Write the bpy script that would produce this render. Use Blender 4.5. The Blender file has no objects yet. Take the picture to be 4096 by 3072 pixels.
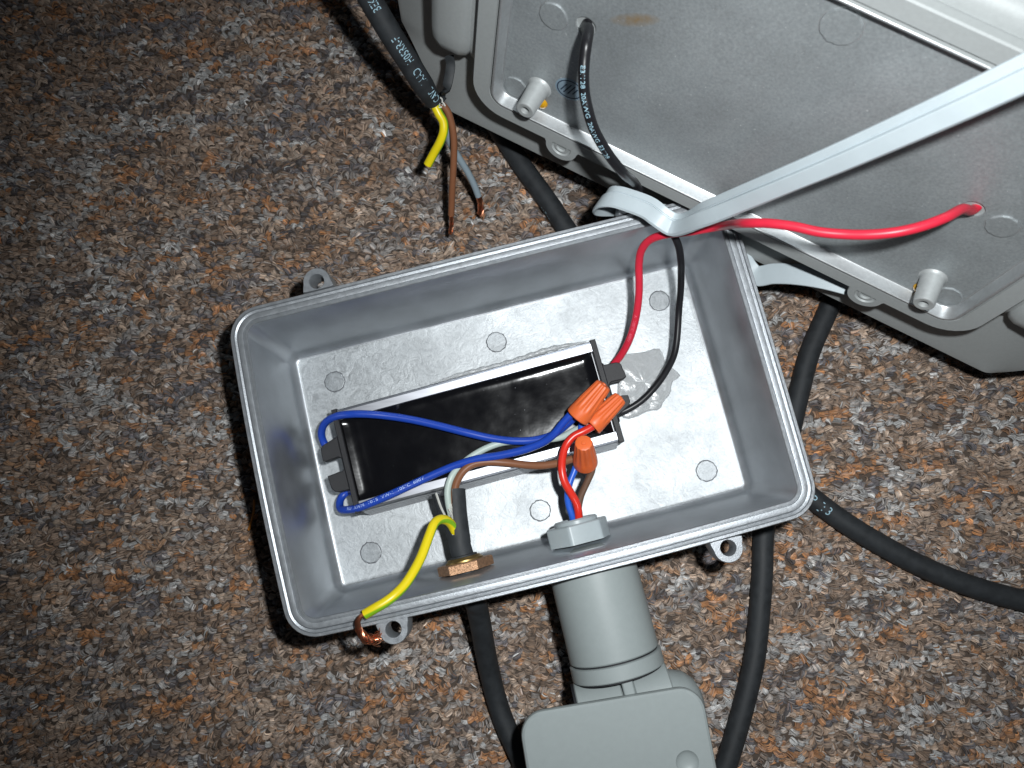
import bpy, math, random
import numpy as np
from mathutils import Vector, Matrix
from mathutils.geometry import tessellate_polygon
random.seed(7); rng = np.random.default_rng(7)
S = bpy.context.scene
COL = S.collection
MM = 0.001
V = lambda *a: np.array(a, float)
rad = math.radians

# ------------------------------------------------------------------ camera, world, light, exposure
CAM_Z, PITCH, ROLL, FPX = 364.76, 0.140, 0.032, 800.0
cx_, sx_, cy_, sy_ = math.cos(PITCH), math.sin(PITCH), math.cos(ROLL), math.sin(ROLL)
R_CAM = np.array([[cy_, 0, sy_], [0, 1, 0], [-sy_, 0, cy_]]) @ np.array([[1, 0, 0], [0, cx_, -sx_], [0, sx_, cx_]])
CAM = V(0, 0, CAM_Z)
cd = bpy.data.cameras.new('camera'); cam = bpy.data.objects.new('camera', cd); COL.objects.link(cam)
cd.sensor_width = 36; cd.lens = 36 * FPX / 1024; cd.clip_start = 0.01; cd.clip_end = 50
m = Matrix(R_CAM.tolist()).to_4x4(); m.translation = Vector((0, 0, CAM_Z * MM)); cam.matrix_world = m
cd.dof.use_dof = True; cd.dof.focus_distance = 0.318; cd.dof.aperture_fstop = 20
S.camera = cam
S.render.resolution_x, S.render.resolution_y = 1024, 768
W = bpy.data.worlds.new('World'); S.world = W; W.use_nodes = True
W.node_tree.nodes['Background'].inputs[0].default_value = (0.62, 0.72, 0.85, 1)
W.node_tree.nodes['Background'].inputs[1].default_value = 0.035
fl = bpy.data.lights.new('camera_flash', 'SPOT'); flo = bpy.data.objects.new('camera_flash', fl); COL.objects.link(flo)
FLASH = V(32, 24, 372)
fl.energy = 5.7; fl.shadow_soft_size = 0.0055; fl.spot_size = rad(106); fl.spot_blend = 1.0; fl.color = (0.96, 0.99, 1.0)
flo.location = Vector(FLASH * MM)
flo.rotation_euler = (Vector((50, 50, 0)) - Vector(FLASH)).to_track_quat('-Z', 'Y').to_euler()
S.view_settings.view_transform = 'Standard'; S.view_settings.look = 'None'
S.view_settings.exposure = 0.0; S.view_settings.gamma = 1.0
S.cycles.max_bounces = 8; S.cycles.diffuse_bounces = 3; S.cycles.glossy_bounces = 4
S.cycles.sample_clamp_indirect = 6.0

# ------------------------------------------------------------------ survey helpers: photo sight lines -> millimetres
def ray(sx, sy): return R_CAM @ V((sx / 4 - 512) / FPX, -(sy / 4 - 384) / FPX, -1)
def at(p, z):
    d = ray(*p); return CAM + d * (z - CAM_Z) / d[2]
def crop(x0, y0, w):
    s = w / 2212.0
    return lambda x, y: (x0 + s * x, y0 + s * y)
c0 = crop(0, 0, 4096); c1 = crop(1400, 0, 1400); c2 = crop(2600, 0, 1496); c3 = crop(2300, 700, 1796)
c4 = crop(850, 950, 1400); c5 = crop(1150, 1300, 1500); c6 = crop(2000, 1200, 1400); c7 = crop(1100, 1900, 1400)
c8 = crop(1700, 2000, 1429.07); ca = crop(1400, 0, 600); cb = crop(3296, 1000, 800); ct = crop(3296, 0, 800)
cr = crop(2250, 650, 800); ce = crop(2150, 1400, 600); cs = crop(1650, 1850, 600)
BC, YAW = V(-8.22, 32.24), 0.24
def bw(x, y, z, yaw=YAW, c=BC):            # junction box millimetres -> world
    co, si = math.cos(yaw), math.sin(yaw); return V(c[0] + co * x - si * y, c[1] + si * x + co * y, z)
FO = V(-17.14, 147.15, 83.67)              # lower corner of the flood light's back plate
FU = V(0.88735246, -0.46050574, -0.02323956); FV = V(0.12478313, 0.19131446, 0.97356456); FN = V(-0.44388601, -0.86679481, 0.22722671)
def fw(u, v, n): return FO + FU * u + FV * v + FN * n
def onplate(p, h):
    d = ray(*p); t = ((FO + FN * h - CAM) @ FN) / (d @ FN); return CAM + d * t

# ------------------------------------------------------------------ materials
def srgb(r, g, b):
    f = lambda c: (c / 255 / 12.92) if c / 255 <= 0.04045 else ((c / 255 + 0.055) / 1.055) ** 2.4
    return (f(r), f(g), f(b))
def mat(name, base, rough=0.5, metal=0.0, spec=0.5, var=0.0, vscale=0.3, bump=0.0, bscale=1.0, rvar=0.0, coat=0.0, sub=0.0, aniso=None, detail=4, trans=0.0, alpha=1.0, ior=1.45):
    M = bpy.data.materials.new(name); M.use_nodes = True; nt = M.node_tree; N = nt.nodes; L = nt.links
    b = N['Principled BSDF']
    b.inputs['Base Color'].default_value = (*base, 1); b.inputs['Roughness'].default_value = rough; b.inputs['Metallic'].default_value = metal
    b.inputs['Specular IOR Level'].default_value = spec; b.inputs['Coat Weight'].default_value = coat; b.inputs['Coat Roughness'].default_value = 0.08
    b.inputs['IOR'].default_value = ior; b.inputs['Transmission Weight'].default_value = trans; b.inputs['Alpha'].default_value = alpha
    if sub: b.inputs['Subsurface Weight'].default_value = sub; b.inputs['Subsurface Radius'].default_value = (0.002, 0.002, 0.002)
    tc = N.new('ShaderNodeTexCoord'); mp = N.new('ShaderNodeVectorMath'); mp.operation = 'MULTIPLY'
    k = aniso or (1, 1, 1); mp.inputs[1].default_value = (1000 * k[0], 1000 * k[1], 1000 * k[2]); L.new(tc.outputs['Object'], mp.inputs[0])
    M['co'] = mp.name
    def noise(sc, det=detail, ro=0.6):
        n = N.new('ShaderNodeTexNoise'); n.inputs['Scale'].default_value = sc; n.inputs['Detail'].default_value = det; n.inputs['Roughness'].default_value = ro
        L.new(mp.outputs[0], n.inputs['Vector']); return n
    if var or rvar:
        n = noise(vscale)
        if var:
            r = N.new('ShaderNodeMapRange'); r.inputs['From Min'].default_value = 0.25; r.inputs['From Max'].default_value = 0.75
            r.inputs['To Min'].default_value = 1 - var; r.inputs['To Max'].default_value = 1 + var; L.new(n.outputs['Fac'], r.inputs['Value'])
            mx = N.new('ShaderNodeMix'); mx.data_type = 'RGBA'; mx.blend_type = 'MULTIPLY'; mx.inputs['Factor'].default_value = 1; mx.clamp_result = False
            mx.inputs[6].default_value = (*base, 1); L.new(r.outputs[0], mx.inputs[7]); L.new(mx.outputs[2], b.inputs['Base Color'])
        if rvar:
            r = N.new('ShaderNodeMapRange'); r.inputs['From Min'].default_value = 0.25; r.inputs['From Max'].default_value = 0.75
            r.inputs['To Min'].default_value = rough - rvar; r.inputs['To Max'].default_value = rough + rvar; L.new(n.outputs['Fac'], r.inputs['Value']); L.new(r.outputs[0], b.inputs['Roughness'])
    if bump:
        n = noise(bscale, 3); bp = N.new('ShaderNodeBump'); bp.inputs['Strength'].default_value = 1.0; bp.inputs['Distance'].default_value = bump * MM
        L.new(n.outputs['Fac'], bp.inputs['Height']); L.new(bp.outputs[0], b.inputs['Normal'])
    return M
def glue(M, fn):
    """extra node work on a material: fn(nodes, links, principled, millimetre coordinate socket)"""
    nt = M.node_tree; fn(nt.nodes, nt.links, nt.nodes['Principled BSDF'], nt.nodes[M['co']].outputs[0])

m_paint = mat('grey_enamel', (0.30, 0.32, 0.34), 0.40, 0.60, 0.5, var=0.10, vscale=0.5, bump=0.07, bscale=2.2, rvar=0.08)
m_wall = mat('cast_aluminium_wall', (0.54, 0.57, 0.60), 0.39, 0.88, 0.5, var=0.15, vscale=0.045, bump=0.012, bscale=1.5, rvar=0.08, aniso=(1, 1, .6))
m_floor = mat('raw_aluminium_floor', (0.42, 0.43, 0.44), 0.52, 0.85, 0.5)
m_pin_ring = mat('dark_pin_ring', (0.10, 0.105, 0.115), 0.6, 0.5)  # flat dark ring laid round each pin mark on the box floor
m_plate = mat('grey_back_plate', (0.31, 0.335, 0.345), 0.45, 0.45, 0.5, var=0.17, vscale=1.1, bump=0.06, bscale=2.6, rvar=0.07)
m_ridge = mat('bare_cast_ridge', (0.50, 0.52, 0.53), 0.42, 0.75, 0.5, var=0.08, vscale=0.7, bump=0.04, bscale=2.6)
m_body = mat('light_grey_powder_coat', (0.335, 0.355, 0.355), 0.52, 0.15, 0.5, var=0.05, vscale=0.8, bump=0.03, bscale=2.0)
m_stand = mat('turned_aluminium', (0.40, 0.42, 0.42), 0.50, 0.35, 0.5, var=0.08, vscale=0.5, bump=0.012, bscale=2.0)
m_plastic = mat('grey_plastic', srgb(143, 151, 151), 0.46, 0.0, 0.45, var=0.03, vscale=0.4, bump=0.018, bscale=3.0)
m_plastic2 = mat('pale_grey_plastic_nut', srgb(150, 159, 162), 0.34, 0.0, 0.5, var=0.03, vscale=0.5)
m_gap = mat('dark_joint_gap', (0.012, 0.013, 0.016), 0.7)
m_alu = mat('extruded_aluminium', (0.36, 0.37, 0.40), 0.40, 1.0, 0.5, var=0.06, vscale=0.25, bump=0.008, bscale=1.2, aniso=(0.15, 1, 1), rvar=0.06)
m_pot = mat('black_potting_resin', (0.004, 0.004, 0.005), 0.13, 0.0, 0.55, bump=0.05, bscale=0.12, rvar=0.05, vscale=0.09, detail=2)
m_cap = mat('black_textured_plastic', (0.014, 0.014, 0.016), 0.50, 0.0, 0.4, bump=0.10, bscale=3.2, var=0.15, vscale=3)
m_blue = mat('blue_pvc', (0.010, 0.050, 0.36), 0.36, 0.0, 0.5, var=0.05, vscale=0.4)
m_blue2 = mat('bright_blue_pvc', (0.02, 0.10, 0.52), 0.36, 0.0, 0.5)
m_red = mat('crimson_pvc', (0.56, 0.020, 0.045), 0.38, 0.0, 0.5, var=0.05, vscale=0.4)
m_red2 = mat('bright_red_pvc', (0.62, 0.028, 0.016), 0.30, 0.0, 0.5)
m_brown = mat('brown_pvc', (0.20, 0.082, 0.040), 0.40, 0.0, 0.5, var=0.06, vscale=0.4)
m_grey = mat('pale_grey_pvc', (0.42, 0.50, 0.46), 0.40, 0.0, 0.5)
m_grey2 = mat('blue_grey_pvc', (0.24, 0.30, 0.34), 0.40, 0.0, 0.5)
m_blackw = mat('black_pvc', (0.010, 0.010, 0.012), 0.36, 0.0, 0.5)
m_rubber = mat('black_rubber_jacket', (0.022, 0.025, 0.028), 0.62, 0.0, 0.4, var=0.34, vscale=0.22, bump=0.035, bscale=1.2, rvar=0.08)
m_fill = mat('white_cotton_filler', (0.62, 0.62, 0.58), 0.8, 0.0, 0.2, bump=0.15, bscale=1.5)
m_copper = mat('bare_copper', (0.88, 0.40, 0.23), 0.28, 1.0, 0.5)
m_brass = mat('rough_brass', (0.40, 0.235, 0.14), 0.48, 0.85, 0.5, var=0.40, vscale=0.9, bump=0.45, bscale=1.3)
m_brass2 = mat('yellow_brass_collar', (0.36, 0.25, 0.10), 0.42, 1.0, 0.5, var=0.15, vscale=0.8)
m_orange = mat('orange_nylon', (0.66, 0.125, 0.030), 0.42, 0.0, 0.5, sub=0.08)
m_sil = mat('milky_silicone', (0.44, 0.50, 0.53), 0.42, 0.0, 0.45, sub=0.25, var=0.04, vscale=0.12)
m_print = mat('pale_blue_ink', (0.30, 0.46, 0.54), 0.6, 0.0, 0.2)
m_printw = mat('white_blue_ink', (0.45, 0.58, 0.90), 0.6, 0.0, 0.2)
m_printr = mat('pink_ink', (0.75, 0.16, 0.22), 0.6, 0.0, 0.2)
m_amber = mat('amber_glue', (0.50, 0.26, 0.01), 0.12, 0.0, 0.6, sub=0.2)
m_clear = mat('clear_silicone_smear', (0.72, 0.74, 0.75), 0.22, 0.0, 0.5, trans=0.62, bump=0.25, bscale=0.30, ior=1.36, detail=2)
m_stamp = mat('blue_stamp_wash', (0.20, 0.27, 0.33), 0.5, 0.2, 0.4)
m_stampd = mat('dark_stamp_ink', (0.02, 0.035, 0.06), 0.6)
m_back = mat('carpet_backing', (0.085, 0.066, 0.054), 0.95, 0.0, 0.1)
m_thread = mat('orange_thread', (0.55, 0.20, 0.03), 0.5)

def _floor(N, L, b, co):                     # cast flow marks and scuffs
    def noise(sc, det=5, ro=0.62, dist=0.0):
        n = N.new('ShaderNodeTexNoise'); n.inputs['Scale'].default_value = sc; n.inputs['Detail'].default_value = det
        n.inputs['Roughness'].default_value = ro; n.inputs['Distortion'].default_value = dist; L.new(co, n.inputs['Vector']); return n.outputs['Fac']
    def ramp(s, a, b_, lo, hi):
        r = N.new('ShaderNodeMapRange'); r.inputs['From Min'].default_value = a; r.inputs['From Max'].default_value = b_
        r.inputs['To Min'].default_value = lo; r.inputs['To Max'].default_value = hi; L.new(s, r.inputs['Value']); return r.outputs[0]
    def math_(op, x, y):
        q = N.new('ShaderNodeMath'); q.operation = op
        for i, s in enumerate((x, y)):
            if isinstance(s, (int, float)): q.inputs[i].default_value = s
            else: L.new(s, q.inputs[i])
        return q.outputs[0]
    big = noise(0.05, 3); mid = noise(0.16, 6, 0.68, 1.6); fine = noise(1.1, 4, 0.7); streak = noise(0.5, 4, 0.6, 2.5)
    col = math_('MULTIPLY', math_('MULTIPLY', ramp(mid, 0.3, 0.7, 0.70, 1.16), ramp(fine, 0.25, 0.75, 0.90, 1.08)), ramp(streak, 0.42, 0.50, 0.90, 1.0))
    mx = N.new('ShaderNodeMix'); mx.data_type = 'RGBA'; mx.blend_type = 'MULTIPLY'; mx.inputs['Factor'].default_value = 1
    mx.inputs[6].default_value = (0.29, 0.305, 0.315, 1); L.new(col, mx.inputs[7]); L.new(mx.outputs[2], b.inputs['Base Color'])
    L.new(math_('ADD', ramp(mid, 0.3, 0.7, 0.42, 0.54), ramp(big, 0.3, 0.7, -0.04, 0.05)), b.inputs['Roughness'])
    h = math_('ADD', math_('MULTIPLY', mid, 0.30), math_('MULTIPLY', fine, 0.05)); h = math_('ADD', h, math_('MULTIPLY', streak, 0.05))
    bp = N.new('ShaderNodeBump'); bp.inputs['Distance'].default_value = 0.0011; bp.inputs['Strength'].default_value = 0.42
    L.new(h, bp.inputs['Height']); L.new(bp.outputs[0], b.inputs['Normal'])
glue(m_floor, _floor)

def _dust(N, L, b, co):                      # dust flecks lying on the resin
    n = N.new('ShaderNodeTexNoise'); n.inputs['Scale'].default_value = 1.3; n.inputs['Detail'].default_value = 1; L.new(co, n.inputs['Vector'])
    r = N.new('ShaderNodeMapRange'); r.inputs['From Min'].default_value = 0.80; r.inputs['From Max'].default_value = 0.84; L.new(n.outputs['Fac'], r.inputs['Value'])
    mx = N.new('ShaderNodeMix'); mx.data_type = 'RGBA'; L.new(r.outputs[0], mx.inputs[0]); mx.inputs[6].default_value = (0.004, 0.004, 0.005, 1); mx.inputs[7].default_value = (0.35, 0.36, 0.38, 1); L.new(mx.outputs[2], b.inputs['Base Color'])
glue(m_pot, _dust)
def striped_earth():
    M = mat('green_yellow_pvc', (0.8, 0.6, 0.02), 0.34, 0.0, 0.5)
    def fn(N, L, b, co):
        a = N.new('ShaderNodeAttribute'); a.attribute_name = 'ang'
        r = N.new('ShaderNodeValToRGB'); r.color_ramp.interpolation = 'LINEAR'; e = r.color_ramp.elements
        e[0].position = 0.0; e[0].color = (0.72, 0.58, 0.010, 1); e[1].position = 0.30; e[1].color = (0.72, 0.58, 0.010, 1)
        for p, c in ((0.34, (0.20, 0.43, 0.015, 1)), (0.45, (0.20, 0.43, 0.015, 1)), (0.49, (0.72, 0.58, 0.010, 1))):
            q = e.new(p); q.color = c
        L.new(a.outputs['Fac'], r.inputs[0]); L.new(r.outputs[0], b.inputs['Base Color'])
    glue(M, fn); return M
m_earth = striped_earth()

def _stain(N, L, b, co):                      # rusty smear on the plate, a mark with its own place
    base = b.inputs['Base Color'].links[0].from_socket
    P = 0.55 * onplate(c1(1890, 85), -4) + 0.45 * onplate(c1(1690, 175), -4); d = N.new('ShaderNodeVectorMath'); d.operation = 'SUBTRACT'; L.new(co, d.inputs[0]); d.inputs[1].default_value = tuple(P - fw(93, -75, -40))
    def dot(v):
        q = N.new('ShaderNodeVectorMath'); q.operation = 'DOT_PRODUCT'; L.new(d.outputs[0], q.inputs[0]); q.inputs[1].default_value = tuple(v); return q.outputs['Value']
    def m_(op, x, y=0.0):
        q = N.new('ShaderNodeMath'); q.operation = op
        for i, s in enumerate((x, y)):
            if isinstance(s, (int, float)): q.inputs[i].default_value = s
            else: L.new(s, q.inputs[i])
        return q.outputs[0]
    n = N.new('ShaderNodeTexNoise'); n.inputs['Scale'].default_value = 0.5; n.inputs['Detail'].default_value = 5; L.new(co, n.inputs['Vector'])
    r2 = m_('ADD', m_('POWER', m_('DIVIDE', dot(FU * 0.86 + FV * 0.51), 9.0), 2.0), m_('POWER', m_('DIVIDE', dot(FV * 0.86 - FU * 0.51), 2.6), 2.0))
    fac = m_('MULTIPLY', m_('MAXIMUM', m_('SUBTRACT', 1.0, r2), 0.0), m_('MULTIPLY', n.outputs['Fac'], 1.1))
    mx = N.new('ShaderNodeMix'); mx.data_type = 'RGBA'; L.new(fac, mx.inputs[0]); L.new(base, mx.inputs[6]); mx.inputs[7].default_value = (0.34, 0.20, 0.05, 1)
    L.new(mx.outputs[2], b.inputs['Base Color'])
glue(m_plate, _stain)
def _scuff(N, L, b, co):                      # pale nicks and rubbed specks
    base = b.inputs['Base Color'].links[0].from_socket
    n = N.new('ShaderNodeTexNoise'); n.inputs['Scale'].default_value = 0.9; n.inputs['Detail'].default_value = 2; L.new(co, n.inputs['Vector'])
    g = N.new('ShaderNodeTexNoise'); g.inputs['Scale'].default_value = 0.035; g.inputs['Detail'].default_value = 4; L.new(co, g.inputs['Vector'])
    r = N.new('ShaderNodeMapRange'); r.inputs['From Min'].default_value = 0.72; r.inputs['From Max'].default_value = 0.78; r.inputs['To Max'].default_value = 0.7; L.new(n.outputs['Fac'], r.inputs['Value'])
    mx = N.new('ShaderNodeMix'); mx.data_type = 'RGBA'; L.new(r.outputs[0], mx.inputs[0]); L.new(base, mx.inputs[6]); mx.inputs[7].default_value = (0.62, 0.64, 0.64, 1)
    r2 = N.new('ShaderNodeMapRange'); r2.inputs['From Min'].default_value = 0.3; r2.inputs['From Max'].default_value = 0.7; r2.inputs['To Min'].default_value = 0.86; r2.inputs['To Max'].default_value = 1.12; L.new(g.outputs['Fac'], r2.inputs['Value'])
    m2 = N.new('ShaderNodeMix'); m2.data_type = 'RGBA'; m2.blend_type = 'MULTIPLY'; m2.inputs['Factor'].default_value = 1; m2.clamp_result = False; L.new(mx.outputs[2], m2.inputs[6]); L.new(r2.outputs[0], m2.inputs[7]); L.new(m2.outputs[2], b.inputs['Base Color'])
glue(m_plate, _scuff)

# ------------------------------------------------------------------ mesh builder
class MB:
    def __init__(s): s.v = []; s.f = []; s.m = []; s.ang = {}
    def add(s, pts):
        i = len(s.v); s.v.extend([tuple(map(float, p)) for p in pts]); return i
    def face(s, idx, mi=0): s.f.append(tuple(idx)); s.m.append(mi)
    def loft(s, loops, mis=0, cap0=None, cap1=None, closed=True):
        n = len(loops[0]); ids = [s.add(l) for l in loops]
        for k in range(len(loops) - 1):
            mi = mis[k] if isinstance(mis, (list, tuple)) else mis
            for j in range(n if closed else n - 1):
                j2 = (j + 1) % n; s.face((ids[k] + j, ids[k] + j2, ids[k + 1] + j2, ids[k + 1] + j), mi)
        if cap0 is not None: s.face([ids[0] + j for j in range(n)][::-1], cap0)
        if cap1 is not None: s.face([ids[-1] + j for j in range(n)], cap1)
        return ids
    def tube(s, path, r, n=12, mi=0, caps=True, twist=0.0, rec=False):
        P, T, U, Wd = frames(path); rr = np.broadcast_to(np.asarray(r, float), (len(P),)); loops = []
        for k in range(len(P)):
            a = np.linspace(0, 2 * np.pi, n, endpoint=False) + twist * k
            loops.append(P[k] + rr[k] * (np.cos(a)[:, None] * U[k] + np.sin(a)[:, None] * Wd[k]))
        i0 = len(s.v); s.loft(loops, mi, mi if caps else None, mi if caps else None)
        return i0
    def revolve(s, o, ax, prof, n=24, mi=0, cap0=None, cap1=None, ref=None, mod=None):
        ax = unit(ax); U, Wd = perp(ax, ref); loops = []
        a = np.linspace(0, 2 * np.pi, n, endpoint=False)
        for (r, h) in prof:
            q = r * np.ones(n) if mod is None else r * mod(a, h)
            loops.append(o + ax * h + q[:, None] * (np.cos(a)[:, None] * U + np.sin(a)[:, None] * Wd))
        s.loft(loops, mi, cap0, cap1)
    def prism(s, poly, o, ex, ey, ez, z0, z1, mi=0, bev=0.0):
        """polygon (x,y) in frame ex,ey swept from z0 to z1 along ez, top edge softened by bev"""
        p = np.asarray(poly, float); loops = []
        def lay(q, z): return [o + ex * a + ey * b + ez * z for a, b in q]
        if bev:
            q = inset(p, bev); loops = [lay(p, z0), lay(p, z1 - bev), lay(q, z1)]
        else: loops = [lay(p, z0), lay(p, z1)]
        s.loft(loops, mi, mi, mi)
    def build(s, name, mats, parent=None, base=None, smooth=34, ang=None, keep=False):
        base = np.zeros(3) if base is None else np.asarray(base, float)
        root = parent
        off = np.array(root['base_mm']) if root is not None else base
        me = bpy.data.meshes.new(name); me.from_pydata([((x - off[0]) * MM, (y - off[1]) * MM, (z - off[2]) * MM) for x, y, z in s.v], [], s.f)
        for M_ in (mats if isinstance(mats, (list, tuple)) else [mats]): me.materials.append(M_)
        me.polygons.foreach_set('material_index', s.m)
        if not keep:
            import bmesh
            b = bmesh.new(); b.from_mesh(me); bmesh.ops.recalc_face_normals(b, faces=b.faces); b.to_mesh(me); b.free()
        me.polygons.foreach_set('use_smooth', [True] * len(me.polygons))
        me.set_sharp_from_angle(angle=rad(smooth))
        if ang is not None:
            at_ = me.attributes.new('ang', 'FLOAT', 'POINT'); at_.data.foreach_set('value', ang)
        o = bpy.data.objects.new(name, me); COL.objects.link(o); o['base_mm'] = [float(q) for q in off]
        if parent is not None: o.parent = parent
        else: o.location = Vector(off * MM)
        return o
def unit(a): a = np.asarray(a, float); return a / np.linalg.norm(a)
def perp(ax, ref=None):
    ref = V(0, 0, 1) if ref is None else np.asarray(ref, float)
    if abs(unit(ref) @ ax) > 0.98: ref = V(1, 0, 0)
    U = unit(ref - (ref @ ax) * ax); return U, np.cross(ax, U)
def spline(pts, step=1.0):
    """centripetal Catmull-Rom through the points, resampled evenly"""
    P = np.asarray(pts, float)
    if len(P) == 2: d = [P[0] + (P[1] - P[0]) * t for t in np.linspace(0, 1, 24)]; P2 = np.array(d)
    else:
        Q = np.vstack([2 * P[0] - P[1], P, 2 * P[-1] - P[-2]]); out = []
        for i in range(1, len(Q) - 2):
            p0, p1, p2, p3 = Q[i - 1], Q[i], Q[i + 1], Q[i + 2]
            d = lambda a, b: max(np.linalg.norm(b - a) ** 0.5, 1e-4)
            t0 = 0; t1 = t0 + d(p0, p1); t2 = t1 + d(p1, p2); t3 = t2 + d(p2, p3)
            for t in np.linspace(t1, t2, 24, endpoint=False):
                A1 = (t1 - t) / (t1 - t0) * p0 + (t - t0) / (t1 - t0) * p1; A2 = (t2 - t) / (t2 - t1) * p1 + (t - t1) / (t2 - t1) * p2
                A3 = (t3 - t) / (t3 - t2) * p2 + (t - t2) / (t3 - t2) * p3
                B1 = (t2 - t) / (t2 - t0) * A1 + (t - t0) / (t2 - t0) * A2; B2 = (t3 - t) / (t3 - t1) * A2 + (t - t1) / (t3 - t1) * A3
                out.append((t2 - t) / (t2 - t1) * B1 + (t - t1) / (t2 - t1) * B2)
        out.append(P[-1]); P2 = np.array(out)
    for _ in range(3): P2[1:-1] = 0.25 * P2[:-2] + 0.5 * P2[1:-1] + 0.25 * P2[2:]
    l = np.concatenate([[0], np.cumsum(np.linalg.norm(np.diff(P2, axis=0), axis=1))]); n = max(3, int(l[-1] / step) + 1)
    q = np.linspace(0, l[-1], n); return np.stack([np.interp(q, l, P2[:, k]) for k in range(3)], 1)
def frames(path):
    P = np.asarray(path, float); T = np.gradient(P, axis=0); T /= np.linalg.norm(T, axis=1)[:, None]
    U = np.zeros_like(P); U[0] = perp(T[0])[0]
    for k in range(1, len(P)):
        u = U[k - 1] - (U[k - 1] @ T[k]) * T[k]; U[k] = u / np.linalg.norm(u)
    return P, T, U, np.cross(T, U)
def inset(p, d):
    p = np.asarray(p, float); n = len(p); ar = 0.5 * np.sum(p[:, 0] * np.roll(p[:, 1], -1) - np.roll(p[:, 0], -1) * p[:, 1]); sg = 1 if ar > 0 else -1
    out = []
    for i in range(n):
        a, b, c = p[i - 1], p[i], p[(i + 1) % n]; e1 = unit(b - a + 1e-9); e2 = unit(c - b + 1e-9)
        n1 = sg * V(-e1[1], e1[0]); n2 = sg * V(-e2[1], e2[0]); k = n1 + n2; k = k / max(0.35, (k @ k) / 2); out.append(b + k * d)
    return np.array(out)
def rrect(hx, hy, r, nc=8, ns=14, cx=0.0, cy=0.0, bow=(0, 0, 0, 0)):
    """rounded rectangle outline; bow = outward sag of the bottom, right, top, left sides"""
    pts = []
    cor = [(-hx + r, -hy + r, math.pi), (hx - r, -hy + r, 1.5 * math.pi), (hx - r, hy - r, 0), (-hx + r, hy - r, 0.5 * math.pi)]
    dirs = [V(0, -1), V(1, 0), V(0, 1), V(-1, 0)]
    for i in range(4):
        x, y, a0 = cor[i]
        for k in range(nc + 1):
            a = a0 + 0.5 * math.pi * k / nc; pts.append(V(x + r * math.cos(a), y + r * math.sin(a)))
        x2, y2, a2 = cor[(i + 1) % 4]; A = pts[-1]; B = V(x2 + r * math.cos(a2), y2 + r * math.sin(a2))
        for k in range(1, ns):
            t = k / ns; pts.append(A + (B - A) * t + dirs[i] * bow[i] * (1 - (2 * t - 1) ** 2))
    return np.array(pts) + V(cx, cy)
def thing(name, label, cat, base, group=None):
    o = bpy.data.objects.new(name, None); COL.objects.link(o); o.location = Vector(np.asarray(base, float) * MM); o.empty_display_size = 0.01
    o['base_mm'] = [float(q) for q in base]; return tag(o, label, cat, group)
def tag(o, label, cat, group=None):
    o['label'] = label; o['category'] = cat
    if group: o['group'] = group
    return o
def wrap_text(mb, path, r, text, start, size, up=1.0, phi=0.0, lift=0.04, ref=V(0, 0, 1), stretch=1.0, mi=0):
    """flat print laid on a tube's skin: x runs along the tube, y round it; phi turns it away from ref"""
    cu = bpy.data.curves.new('print', 'FONT'); cu.body = text; cu.size = size; cu.resolution_u = 2
    ob = bpy.data.objects.new('print', cu); COL.objects.link(ob); dg = bpy.context.evaluated_depsgraph_get(); dg.update()
    me = bpy.data.meshes.new_from_object(ob.evaluated_get(dg)); co = np.array([v.co[:2] for v in me.vertices]); fs = [tuple(p.vertices) for p in me.polygons]
    bpy.data.objects.remove(ob); bpy.data.curves.remove(cu); bpy.data.meshes.remove(me)
    if len(co) == 0: return
    co[:, 0] *= stretch
    l = np.concatenate([[0], np.cumsum(np.linalg.norm(np.diff(path, axis=0), axis=1))])
    T = np.gradient(path, axis=0); T /= np.linalg.norm(T, axis=1)[:, None]
    yc = 0.35 * size; i0 = len(mb.v); out = []
    for x, y in co:
        q = start + x; k = V(*[np.interp(q, l, path[:, j]) for j in range(3)]); t = unit(V(*[np.interp(q, l, T[:, j]) for j in range(3)]))
        n = unit(ref - (ref @ t) * t); sd = np.cross(n, t); a = phi + up * (y - yc) / r
        out.append(k + (r + lift) * (math.cos(a) * n + math.sin(a) * sd))
    mb.add(out)
    for f in fs: mb.face([i0 + j for j in f], mi)
def wire(name, pts, r, M, label, cat, n=12, group=None, prints=None, step=1.0):
    path = spline(pts, step); mb = MB(); rr = r
    if isinstance(r, (list, tuple)): rr = np.interp(np.linspace(0, 1, len(path)), [q[0] for q in r], [q[1] for q in r])
    mb.tube(path, rr, n)
    base = path[np.argmin(path[:, 2])]; k = len(mb.v)
    if prints:
        o = tag(thing(name, label, cat, base), label, cat, group); mb.build('insulation' if cat == 'wire' else 'jacket', M, o)
        for p in prints['items']:
            tb = MB(); wrap_text(tb, path, float(np.mean(rr)) if not isinstance(r, (list, tuple)) else prints['r'], **p); tb.build('print', prints['mat'], o, smooth=60, keep=True)
    else:
        o = tag(mb.build(name, M, None, base), label, cat, group)
    return o, path
def strands(mb, path, r0, r1, count=12, sr=0.28, turns=1.6, flare=0.0):
    P, T, U, Wd = frames(path); t = np.linspace(0, 1, len(P))
    for c in range(count):
        ring = 1.0 if c < count * 0.65 else 0.5; a = 2 * math.pi * c / max(1, int(count * 0.65)) + turns * 2 * math.pi * t + rng.normal(0, 0.15)
        q = (r0 + (r1 - r0) * t) * ring * (1 + flare * rng.normal(0, 0.5) * t ** 2); ln = len(P) - int(rng.integers(0, max(1, len(P) // 7)))
        pts = P + (q * np.cos(a))[:, None] * U + (q * np.sin(a))[:, None] * Wd; mb.tube(pts[:ln], sr, 6)

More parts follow.
